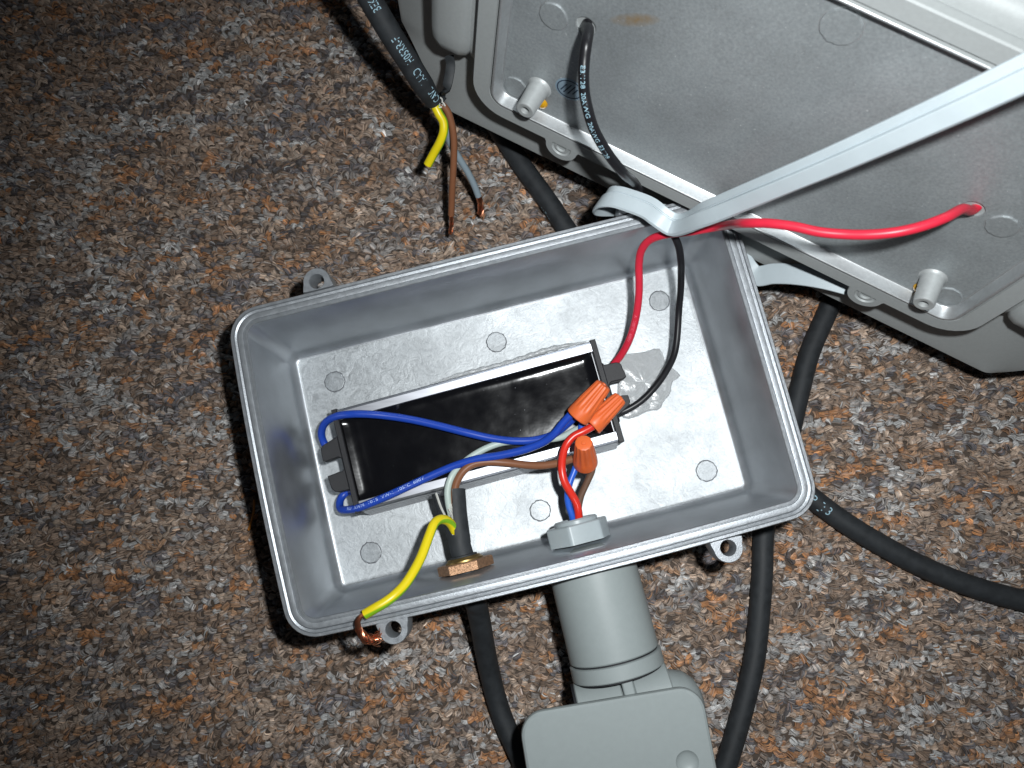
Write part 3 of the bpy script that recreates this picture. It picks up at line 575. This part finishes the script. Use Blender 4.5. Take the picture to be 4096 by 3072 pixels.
# ------------------------------------------------------------------ motion sensor
SX, SZ = 12.6, 40.0
sen = thing('motion_sensor', 'grey plastic motion sensor screwed into the lower wall of the box by a hex nut', 'motion sensor', bw(SX, -130, 0))
def sensor():
    ax = unit(bw(0, 1, 0) - bw(0, 0, 0)); ex = unit(bw(1, 0, 0) - bw(0, 0, 0)); ez = V(0, 0, 1); c = bw(SX, -54.6, SZ)
    def fill(p, k=5):
        out = []
        for i in range(6):
            A, B, C_ = np.array(p[i - 1]), np.array(p[i]), np.array(p[(i + 1) % 6]); a = B + (A - B) * .09; b = B + (C_ - B) * .09
            out += [tuple((1 - t) ** 2 * a + 2 * t * (1 - t) * B + t * t * b) for t in np.linspace(0, 1, k)]
        return out
    hx = fill([(12.9 * math.cos(rad(48 + 60 * k)), 12.9 * math.sin(rad(48 + 60 * k))) for k in range(6)])
    mb = MB(); mb.prism(hx, c, ex, ez, ax, 0, 7.6, 0, .5); nut = mb.build('hex_nut', m_plastic2, sen, smooth=30)
    mb = MB(); mb.revolve(c, ax, [(8.8, 7.4), (8.8, 8.8), (8.2, 9.4), (6.4, 9.4), (6.0, 8.8), (6.0, 5.0)], 36, 0, None, None); mb.revolve(c, ax, [(6.0, 6.0), (.3, 6.0)], 36, 1, None, 1); mb.build('threaded_collar', [m_plastic2, m_gap], sen)
    # neck, ring and swivel knuckle outside the box
    C = bw(SX + 1.9, -58.0, SZ); dn = -ax
    mb = MB(); mb.revolve(C, dn, [(9, -2.0), (17.2, -1.2), (17.3, 0), (17.4, 20), (17.6, 40.8), (17.2, 41.3)], 56, 0, 0, 0); mb.build('neck', m_plastic, sen)
    mb = MB(); mb.revolve(C, dn, [(16.9, 41.0), (16.9, 42.2)], 56, 0, 0, 0); mb.build('gap_ring', m_gap, sen)
    mb = MB(); mb.revolve(C, dn, [(17.6, 42.0), (18.1, 42.3), (18.2, 47.4), (17.9, 47.8), (12, 47.9)], 56, 0, 0, 0); mb.build('swivel_ring', m_plastic, sen)
    mb = MB(); mb.revolve(C, dn, [(17.0, 47.6), (17.0, 48.6)], 56, 0, 0, 0); mb.build('gap_ring', m_gap, sen)
    K = C + dn * 61; mb = MB()
    def knuckle(x0, x1, r, name, zoff=0.0, M=m_plastic):
        mb = MB(); mb.revolve(K + ex * x0 + ez * zoff, ex, [(r - .8, 0), (r, .6), (r, x1 - x0 - .6), (r - .8, x1 - x0)], 48, 0, 0, 0); return mb.build(name, M, sen)
    knuckle(-18.6, -0.8, 13.0, 'hinge_barrel'); knuckle(-17.9, -18.9, 12.4, 'hinge_barrel', 0, m_gap); knuckle(3.6, 17.9, 13.6, 'hinge_barrel')
    # stem of the fork
    mb = MB(); p = rrect(2.15, 8, .8, 4, 2); mb.loft([[C + dn * h + ex * (1.5 + x) + ez * (5 + z) for x, z in p] for h in (47.0, 60, 74)], 0, 0, 0); mb.build('fork_stem', m_plastic, sen)
    mb = MB(); mb.revolve(K + ex * 17.8 + dn * 4, ex, [(13.5, 0), (13.2, 1.6), (11.5, 6), (8, 9.5), (3, 11)], 40, 0, 0, 0); mb.build('hinge_cap', m_plastic, sen)
    mb = MB(); mb.loft([[K + dn * h + ex * (x - 3) + ez * (11.2 + z) for x, z in rrect(1.9, 2.2, .4, 3, 2)] for h in (-4.5, 8)], 0, 0, 0); mb.build('hinge_stop', mat('grey_plastic_inner', srgb(118, 130, 128), .5), sen)
    # head: rounded box, its back turned to the camera
    HT = 56.0; A = at(c8(600, 1380), HT); B = at(c8(1690, 1160), HT)
    # corner points of the rounded outline, squared out
    TL = at(c8(572, 1330), HT); TR = at(c8(1710, 1142), HT); hx_ = unit(TR - TL); hy_ = V(hx_[1], -hx_[0], 0); Wd = np.linalg.norm(TR - TL); Hd = 78
    mb = MB(); O = TL + hx_ * Wd / 2 + hy_ * Hd / 2
    def lp(d, r, z, k=0.0): return [O + hx_ * x * (1) + hy_ * y + V(0, 0, z - HT) for x, y in rrect(Wd / 2 - d, Hd / 2 - d, r, 8, 6)]
    mb.loft([lp(26, 4, 3), lp(24, 5, 6), lp(7, 7, 42), lp(1.2, 8.6, 51), lp(0.1, 9, 53), lp(0, 9, 54.6), lp(.35, 8.8, 55.5), lp(1.2, 8, 56), lp(1.5, 7.8, 56)], 0, 0, None)
    bc = at(c8(1625, 1625), HT); rim_ = [V(bc[0] + 4.2 * math.cos(a), bc[1] + 4.2 * math.sin(a), HT) for a in np.linspace(0, 2 * np.pi, 32, endpoint=False)]
    ol = list(range(len(mb.v) - len(lp(1.5, 7.8, 56)), len(mb.v))); tp = [[Vector((mb.v[i][0], mb.v[i][1], 0)) for i in ol], [Vector((p[0], p[1], 0)) for p in rim_]]; i0 = mb.add(rim_); allv = ol + list(range(i0, i0 + 32))
    for t in tessellate_polygon(tp): mb.face([allv[j] for j in t], 0)
    mb.build('sensor_head', m_plastic, sen, smooth=30)
    bc = at(c8(1625, 1625), HT); mb = MB(); n = 36
    # shallow finger dimple
    pr = [(4.2, 0), (3.95, -.3), (3.4, -.75), (2.6, -1.15), (1.4, -1.45), (.2, -1.5)]
    mb.revolve(V(bc[0], bc[1], HT), V(0, 0, 1), pr, n, 0, None, 0); mb.build('dimple', m_plastic, sen, smooth=80)
sensor()

# ------------------------------------------------------------------ flood light
fld = thing('flood_light', 'big grey LED flood light leaning on its edge with its bare back plate facing out', 'flood light', fw(93, -75, -40))
def flood():
    CXF, CYF, NP = 93.0, 49.2, -4.0
    def lp(hx, hy, r, n): return [fw(x, y, n) for x, y in rrect(hx, hy, r, 8, 8, CXF, CYF)]
    mb = MB()
    L_ = [lp(97, 52.5, 13, -15), lp(98, 53.2, 13, -10), lp(99.5, 54.6, 13.2, -6), lp(101, 56.2, 13.5, -3.5), lp(101, 56.2, 13.5, -.6), lp(100.5, 55.8, 13, 0), lp(94.0, 50.2, 6.6, 0), lp(93.8, 50.0, 6.4, -.9), lp(93.1, 49.3, 6.0, -.9), lp(93, 49.2, 5.8, .35), lp(92.8, 49.0, 5.6, .6), lp(92.3, 48.5, 5.2, .6), lp(92.0, 48.25, 5.0, .35), lp(91.2, 47.6, 4.4, -3.3), lp(90.9, 47.3, 4.2, -3.8), lp(90.4, 46.8, 4.0, NP)]
    mis = [0] * 6 + [0, 2, 0, 1, 1, 1, 1, 1, 1]  # groove floor takes the near-black slot: its shade is put into the colour
    mb.loft(L_, mis, 0, None); last = len(mb.v) - len(L_[-1]); outer = rrect(90.4, 46.8, 4.0, 8, 8, CXF, CYF)
    holes = [(28.2, 49.0, 3.6), (159.7, 49.1, 3.6)]; polys = [[Vector((x, y, 0)) for x, y in outer]]; hl = []
    for hx, hy, hr in holes:
        k = [(hx + hr * math.cos(a), hy + hr * math.sin(a)) for a in np.linspace(0, 2 * np.pi, 20, endpoint=False)]; polys.append([Vector((x, y, 0)) for x, y in k]); hl.append(k)
    idx = list(range(last, len(mb.v)))
    for k in hl: i0 = mb.add([fw(x, y, NP) for x, y in k]); idx += list(range(i0, i0 + len(k)))
    for t in tessellate_polygon(polys): mb.face([idx[j] for j in t], 3)
    pos = len(outer)
    for k in hl:
        top = idx[pos:pos + len(k)]; pos += len(k); b0 = mb.add([fw(x, y, NP - 5) for x, y in k])
        for j in range(len(k)): j2 = (j + 1) % len(k); mb.face((top[j], top[j2], b0 + j2, b0 + j), 1)
        mb.face([b0 + j for j in range(len(k))], 2)
    mb.build('gear_compartment', [m_body, m_ridge, m_gap, m_plate], fld, smooth=30)
    # housing: flat lower face folded back at both sides, then the deep lamp body behind it
    rows = [-38.6, -38.2, -37, -34, -28, -21, -14, -9, -4, 2, 10, 30, 53.5]; rows += [107 - v for v in rows[::-1][1:]]  # mirrored upwards
    def sec(v):
        k = v if v <= 53.5 else 107 - v
        rl = float(np.interp(k, [-38, -9, 2], [-25, -11, -7])); ul = float(np.interp(k, [-38.6, -30, -14, 10, 30], [-27.5, -37, -53, -58, -59])); nl = float(np.interp(k, [-38.6, -14, 10], [-16, -25, -28]))
        dn_ = -0.6 if k < -38.4 else (-.15 if k < -37.5 else 0.0); A, B, C_ = V(ul, nl), V(rl, -14), V(93, -14); r = min(7, np.linalg.norm(A - B) * .8)
        a_ = B + unit(A - B) * r; b_ = B + unit(C_ - B) * r; h = [A] + [A + (a_ - A) * t for t in (.06, .5)] + [(1 - t) ** 2 * a_ + 2 * t * (1 - t) * B + t * t * b_ for t in np.linspace(0, 1, 8)]
        h = [V(x, n + dn_) for x, n in h]; h[0] = h[0] + V(0, -.8); return h + [V(198 - x, n) for x, n in h[::-1]]
    mb = MB(); grid = [[fw(x, v, n) for x, n in sec(v)] for v in rows]; m_ = len(grid[0])
    mb.loft(grid, 0, None, None, closed=False)
    bk = [[fw(x * .985 + 1.4, (v - 53.5) * .985 + 53.5, n - 5) for x, n in sec(v)] for v in rows]
    per = lambda g: g[0] + [q[-1] for q in g[1:-1]] + g[-1][::-1] + [q[0] for q in g[-2:0:-1]]
    fb = [fw(93 + (x - 93) * .9, 53.5 + (y - 53.5) * .9, -52) for x, y in [((np.array(p) - FO) @ FU, (np.array(p) - FO) @ FV) for p in per(bk)]]
    mb.loft([per(grid), per(bk), fb], 0, None, 0); mb.build('housing', m_body, fld, smooth=28)
    mb = MB(); fr_ = lambda hx, hy, r, n: [fw(x, y, n) for x, y in rrect(hx, hy, r, 6, 4, 93, 40)]
    mb.loft([fr_(118, 108, 10, -51), fr_(122, 112, 12, -54), fr_(122, 112, 12, -66), fr_(118, 108, 10, -68)], 0, 0, 0); mb.build('lens_frame', m_body, fld)
    mb = MB(); sb = lambda hx, hy, r, n: [fw(x, y, n) for x, y in rrect(hx, hy, r, 10, 4, CXF, 57)]
    mb.loft([sb(114, 55, 20, -15), sb(113.5, 54.5, 20, -10), sb(112, 53, 19, -7.2), sb(109, 50.5, 18, -5.6), sb(104, 47, 16, -5)], 0, None, 0); mb.build('heat_sink', m_body, fld, smooth=50)
    for sg in (-1, 1):          # thick heat-sink fins at both sides
        cx = CXF + sg * 113.5; mb = MB(); prof = [(-9, 0), (-9, 8), (-7.8, 10.6), (-5, 12), (3, 12.2), (6.4, 11), (8.2, 8.4), (8.6, 5), (8.6, 0)]
        ys = [(7.0, .35, .5), (7.6, .66, .75), (9.5, .86, .9), (13, .97, .98), (18, 1.0, 1.0), (60, 1, 1.0), (98, 1, 1.0), (104, .8, .8), (106, .3, .4)]
        mb.loft([[fw(cx + sg * x * k, y, -15 + z * kz) for x, z in prof] for y, k, kz in ys], 0, 0, 0); mb.build('fin', m_body, fld, smooth=40)
    # screw lugs
    for x, y, sg in ((31, -8.0, -1), (157, -7.6, -1), (31, 106.4, 1), (157, 106.4, 1)):
        mb = MB(); n = 36; out = []
        for k in range(n):
            a = 2 * math.pi * k / n; dx, dy = math.cos(a), math.sin(a); r = 6.6
            if dy < 0: r = min(3.4 / max(1e-6, -dy), 6.6 + 6.0 * (-dy) ** 1.2)
            out.append((r * dx, r * dy))
        lay = lambda s_, z, q=out: [fw(x + a * s_, y + sg * b * s_, z) for a, b in q]
        circ = [(math.cos(2 * math.pi * k / n), math.sin(2 * math.pi * k / n)) for k in range(n)]
        cl = lambda r, z: [fw(x + a * r, y + sg * b * r, z) for a, b in circ]
        mb.loft([lay(1, -5.5), lay(1, -.45), lay(.97, -.03), cl(4.0, -.03), cl(3.7, -.7), cl(2.9, -.75), cl(2.7, -.2), cl(2.1, -.2), cl(1.9, -1.0)], 0, 0, 0); mb.loft([cl(1.9, -1.0), cl(1.8, -4)], 1, None, 1); mb.build('screw_lug', [m_body, m_gap], fld, smooth=35)
    # hollow standoffs
    for x, y in ((16.8, 13.2), (169.6, 13.2)):
        mb = MB(); mb.revolve(fw(x, y, NP), FN, [(4.7, .03), (4.2, .5), (3.95, 1.4), (3.85, 4), (3.8, 4.2), (3.55, 10.8), (3.4, 11.5), (3.1, 11.7), (1.75, 11.6), (1.6, 11.1), (1.55, 8)], 32, 0, None, None); mb.revolve(fw(x, y, NP), FN, [(1.55, 8.2), (.2, 8.2)], 32, 0, None, 0); mb.build('standoff', m_stand, fld, smooth=35)
    pf = lambda x, y, z: fw(x, y, NP + z)
    for x, y, r in ((17.2, 47.3, 4.9), (170.0, 48.4, 4.6), (96.0, 87.6, 5.6), (7.9, 7.9, 4.6), (178.6, 8.1, 4.6)): pin(pf, x, y, r, m_plate, m_ridge, fld, .6)
    for p in (c1(1214, 650), cb(1062, 415)):
        q = onplate(p, NP + .1); mb = MB(); mb.revolve(q, FN, [(2.3, 0), (2.2, .6), (1.8, 1.2), (1.1, 1.5), (.3, 1.6)], 24, 0, None, 0); mb.build('glue_drop', m_amber, fld, smooth=80)
    # ink stamp: oval with slanting strokes
    q0 = V(*[(onplate(c1(1388, 565), NP) - FO) @ k for k in (FU, FV)]); sm = thing  # noqa
    mb = MB(); n = 36
    el = lambda rx, ry, h, t=.35: [fw(q0[0] + rx * math.cos(a) * math.cos(t) - ry * math.sin(a) * math.sin(t), q0[1] + rx * math.cos(a) * math.sin(t) + ry * math.sin(a) * math.cos(t), NP + h) for a in np.linspace(0, 2 * np.pi, n, endpoint=False)]
    mb.loft([el(5.6, 5.0, .02), el(5.5, 4.9, .05)], 0, None, 0)
    ids = [mb.add(el(5.0, 4.2, .08)), mb.add(el(4.5, 3.75, .08))]
    for j in range(n): j2 = (j + 1) % n; mb.face((ids[0] + j, ids[0] + j2, ids[1] + j2, ids[1] + j), 1)
    for off, ln in ((-2.3, 1.9), (-.8, 2.5), (.7, 2.4), (2.2, 1.6)):
        a_, b_, w = V(q0[0] + off - ln * .45, q0[1] - ln), V(q0[0] + off + ln * .45, q0[1] + ln), .27; i0 = mb.add([fw(a_[0] - w, a_[1], NP + .085), fw(a_[0] + w, a_[1], NP + .085), fw(b_[0] + w, b_[1], NP + .085), fw(b_[0] - w, b_[1], NP + .085)]); mb.face((i0, i0 + 1, i0 + 2, i0 + 3), 1)
    mb.build('ink_stamp', [m_stamp, m_stampd], fld, keep=True)
flood()

# ------------------------------------------------------------------ wires from the flood light to the box
wire('red_wire', [fw(161.5, 50.5, -8), fw(159.9, 49.3, -4), onplate(c3(1905, 168), 4), onplate(c3(1820, 212), 12), onplate(c3(1700, 255), 17), onplate(c3(1590, 280), 20), onplate(c3(1460, 293), 22), onplate(c3(1330, 292), 23), onplate(c3(1200, 280), 24), onplate(c3(1080, 254), 24), onplate(c3(950, 238), 24), onplate(c3(840, 238), 23), at(c3(700, 256), 84), at(c3(560, 280), 78), at(c3(430, 297), 72), at(c3(362, 325), 67), at(c3(326, 375), 62), at(c3(315, 440), 57), at(c3(316, 520), 53), at(c3(314, 600), 49), at(c3(300, 700), 44), at(c3(272, 800), 38), at(c3(232, 880), 32), at(c3(190, 935), 28)], 1.55, m_red,
     'crimson red wire sweeping from the flood light plate over the rim down to the driver', 'wire', group='lamp wires',
     prints=dict(mat=m_printr, items=[dict(text='A  105\u00b0C  600V', start=182.0, size=1.6, up=1.0, phi=-.2, stretch=1.2)]))
wire('black_wire', [fw(28.6, 51, -8), fw(28.3, 49.4, -4), onplate(c1(1508, 190), 3), onplate(c1(1495, 270), 9), onplate(c1(1482, 370), 12), onplate(c1(1476, 480), 15), onplate(c1(1482, 590), 17), onplate(c1(1502, 690), 19), onplate(c1(1535, 800), 20), onplate(c1(1580, 890), 20), onplate(c1(1640, 985), 19), onplate(c1(1720, 1085), 17), at(c1(1820, 1190), 77), at(cr(900, 480), 73), at(cr(1080, 640), 71), at(cr(1220, 790), 70), at(cr(1285, 930), 67), at(cr(1308, 1080), 63), at(cr(1312, 1220), 56), at(cr(1308, 1400), 49), at(cr(1290, 1600), 42), at(c6(1105, 330), 36), at(c6(1050, 450), 32), at(c6(980, 550), 29), at(c6(890, 640), 27), at(c6(800, 695), 26), at(c6(760, 712), 26)], [(0, 1.75), (.42, 1.75), (.55, 1.42), (1, 1.42)], m_blackw,
     'black wire with pale print hanging from the flood light plate down into the box', 'wire', group='lamp wires',
     prints=dict(mat=m_print, r=1.75, items=[dict(text='E3/128  20AWG  20AWG  E3/128', start=27.0, size=2.0, up=1.0, phi=.35, stretch=1.15, ref=FN)]))

# ------------------------------------------------------------------ silicone gasket strip
def gasket():
    up_ = (-.17, .42, .89)
    K = [(onplate(c2(x, y), h), up_) for x, y, h in ((2600, 250, 24), (2250, 417, 23), (1900, 582, 22), (1500, 764, 20.5), (1100, 940, 19), (800, 1066, 18))]
    K += [(onplate(c2(520, 1184), 16.5), (-.10, .52, .85)), (onplate(c2(320, 1268), 15.5), (.08, .66, .74)),
         (at(cr(1230, 690), 82.5), (.42, .82, .40)), (at(cr(1090, 610), 83), (.30, .92, .25)), (at(cr(960, 510), 82), (.12, .95, .28)), (at(cr(760, 430), 80), (.18, .95, .2)), (at(cr(560, 375), 77), (.35, .9, .2)), (at(cr(450, 400), 72), (.55, .8, .2)), (at(cr(420, 480), 64), (.6, .7, .35))]
    C_ = [p for p, w in K]; Wv = [unit(w) for p, w in K]
    C_ += [bw(62, 70, 54), bw(78, 66.5, 50), bw(96, 62, 50), onplate(c3(880, 492), -9), onplate(c3(980, 486), -9.5), onplate(c3(1080, 488), -9.5), onplate(c3(1220, 507), -9.5), onplate(c3(1400, 552), -9.5)]; Wv += [unit(q) for q in ((.5, .4, .8), (.2, .3, .9), (.05, .8, .6), (.02, .95, .3), (0, .97, .2), (.05, .97, .2), (.1, .95, .3), (.2, .9, .4))]
    ln = np.concatenate([[0], np.cumsum(np.linalg.norm(np.diff(C_, axis=0), axis=1))]); P = spline(C_, 1.6); s = np.concatenate([[0], np.cumsum(np.linalg.norm(np.diff(P, axis=0), axis=1))]); s *= ln[-1] / s[-1]
    Wa = np.stack([np.interp(s, ln, np.array(Wv)[:, k]) for k in range(3)], 1); T = np.gradient(P, axis=0); T /= np.linalg.norm(T, axis=1)[:, None]
    prof = [(-4.2, -.9), (4.2, -.9), (4.5, -.5), (4.5, .2), (4.2, .4), (2.1, .4), (1.9, .1), (1.6, .1), (1.45, 1.4), (1.1, 1.6), (-3.7, 1.5), (-4.5, .8), (-4.5, -.5)]
    mb = MB(); loops = []
    for k in range(len(P)):
        w = unit(Wa[k] - (Wa[k] @ T[k]) * T[k]); nn = np.cross(w, T[k])
        if k == 0: nn = nn if nn @ (CAM - P[0]) > 0 else -nn
        elif (nn @ prev) < 0: nn = -nn
        prev = nn; th = float(np.interp(k / len(P), [.50, .56], [1, .55])) if k < len(P) * .72 else .8
        loops.append([P[k] + w * a * .93 + nn * b * th for a, b in prof])
    mb.loft(loops, 0, 0, 0); o = mb.build('gasket_strip', m_sil, None, bw(98, 61, 38), smooth=30); tag(o, 'milky white silicone gasket strip draped across the flood light and the box corner', 'gasket')
gasket()

# ------------------------------------------------------------------ black cables on the carpet
H = 4.0
wire('black_cable', [at(c1(700, 470), H), at(c1(820, 650), H), at(c1(930, 810), H), at(c1(1010, 930), H), at(c1(1100, 1065), H), at(c1(1235, 1250), H), at(c1(1365, 1445), H), at(c0(1300, 610), H + .5), at(c0(1450, 770), H + .5), at(c0(1600, 930), H + .5), at(c0(1690, 1020), H + .5), at(c0(1762, 1082), H), at(c0(1830, 1132), H), at(c0(1920, 1186), H), at(c0(2010, 1232), H), at(c0(2110, 1270), H), at(c0(2212, 1298), H), at(c0(2330, 1322), H)], 4.7, m_rubber,
     'black rubber cable running under the box from the flood light to the right edge', 'cable', n=20, group='black cables on the carpet', step=2.0,
     prints=dict(mat=m_print, items=[dict(text='2P  [: 3', start=254.0, size=5.5, up=1.0, phi=-.2, stretch=.8), dict(text='- - = - -', start=78, size=2.4, up=1.0, phi=-1.15)]))
wire('black_cable', [at(c0(1850, 560), H), at(c0(1812, 620), H), at(c0(1780, 690), H), at(c0(1748, 765), H), at(c0(1726, 850), H + .6), at(c0(1700, 960), H + 1.4), at(c0(1672, 1060), H + .8), at(c0(1650, 1150), H), at(c0(1647, 1230), H), at(c0(1640, 1330), H), at(c0(1630, 1420), H), at(c0(1610, 1510), H), at(c0(1585, 1600), H), at(c0(1555, 1690), H), at(c0(1510, 1800), H)], 4.55, m_rubber,
     'black rubber cable passing under the right end of the box beside the motion sensor', 'cable', n=20, group='black cables on the carpet', step=2.0)

# ------------------------------------------------------------------ cut cable end, upper left
def cut_cable():
    P = [at(c0(725, -120), 118), at(c0(778, -40), 108), at(c0(812, 20), 100), at(c0(848, 80), 92), at(c0(880, 130), 84), at(c0(908, 175), 75), at(c0(936, 218), 64)]
    path = spline(P, 1.5); o = thing('cut_cable', 'cut end of a printed black cable hanging beside the flood light, three cores stripped', 'cable', path[-1]); mb = MB(); mb.tube(path, np.interp(np.linspace(0, 1, len(path)), [0, .86, 1], [4.3, 4.3, 3.5]), 20); mb.build('jacket', m_rubber, o)
    mb = MB(); Lk = np.sum(np.linalg.norm(np.diff(path, axis=0), axis=1)); rp = path[::-1].copy()
    for tx, st in (('CAVL', 2.5), ('1AAD', 12.5), ('H05RR-F', 22.5), ('BEK', 43.5), ('O', 53), ('III', 59)): wrap_text(mb, rp, 4.3, tx, st, 4.6, up=1.0, phi=.12, stretch=.62)
    mb.build('print', m_print, o, keep=True)
    # peeled strip of jacket curling back up beside the lamp
    mb = MB(); s_ = spline([at(ca(1300, 1500), 65), at(ca(1380, 1400), 64), onplate(ca(1425, 1290), -1), onplate(ca(1462, 1120), -4), onplate(ca(1484, 960), -7), onplate(ca(1462, 830), -10)], 1.0); Pp, T, U, Wd = frames(s_); loops = []
    for k in range(len(Pp)):
        w = unit(np.cross(T[k], V(0, 0, 1))); nn = np.cross(w, T[k]); hw = 1.75; loops.append([Pp[k] + w * a * hw + nn * b for a, b in ((-1, -.4), (-.5, -.6), (.5, -.6), (1, -.4), (1, .4), (.5, .7), (-.5, .7), (-1, .4))])
    mb.loft(loops, 0, 0, 0); mb.build('jacket_strip', m_rubber, o)
    mb = MB(); e = path[-1]
    for k in range(40):
        p = e + V(rng.normal(0, 1.5), rng.normal(0, 1.0), rng.normal(0, 1.4)); q = p + V(.9 + rng.normal(0, .8), -1.3 + rng.normal(0, .8), rng.normal(0, .5)); mb.tube(spline([p, .5 * (p + q) + rng.normal(0, .4, 3), q], .8), .3, 5)
    f = mb.build('filler_threads', m_fill, o); f['kind'] = 'stuff'
    pe = spline([e + V(-.6, .8, .3), at(c1(560, 715), 62), at(c1(590, 770), 60), at(c1(592, 830), 58), at(c1(570, 895), 55), at(c1(532, 965), 51), at(c1(492, 1040), 47)], .8); mb = MB(); n = 16; mb.tube(pe, 1.85, n); a = [((k % n) / n + .57) % 1.0 for k in range(len(mb.v))]; q = mb.build('earth_core', m_earth, o, ang=a)
    mb = MB(); d = unit(pe[-1] - pe[-3]); strands(mb, np.array([pe[-1] - d * .4 + d * t for t in np.linspace(0, 1.1, 6)]), .8, .85, 10, .26, .1); mb.build('copper_tip', m_copper, q)
    pb = spline([e + V(.9, .5, 0), at(c1(608, 690), 61), at(c1(640, 775), 57), at(c1(656, 880), 52), at(c1(656, 1000), 46), at(c1(650, 1120), 40), at(c1(644, 1240), 33), at(c1(640, 1360), 26)], 1.0); mb = MB(); mb.tube(pb, 1.45, 12); q = mb.build('brown_core', m_brown, o)
    mb = MB(); strands(mb, spline([pb[-1], at(c1(642, 1410), 22), at(c1(636, 1480), 18)], .8), .75, .8, 9, .3, 1.4, .3); mb.build('copper_tip', m_copper, q)
    pg = spline([e + V(.3, -.2, -1.2), at(c1(605, 800), 54), at(c1(632, 900), 46), at(c1(690, 1000), 38), at(c1(745, 1090), 31), at(c1(785, 1170), 25), at(c1(812, 1240), 20)], 1.0); mb = MB(); mb.tube(pg, 1.5, 12); q = mb.build('grey_core', m_grey2, o)
    mb = MB(); strands(mb, spline([pg[-1], at(c1(826, 1300), 15), at(c1(822, 1358), 11)], .8), 1.0, 1.3, 11, .35, .9, .3); mb.build('copper_tip', m_copper, q)
cut_cable()
th = spline([at(c0(549, 1080), 1.2), at(c0(548, 1105), 2.2), at(c0(543, 1125), 2.0), at(c0(537, 1145), .8)], .8); mb = MB(); mb.tube(th, .55, 8); tag(mb.build('loose_thread', m_thread, None, th[0]), 'short loose orange thread on the carpet left of the box', 'thread')
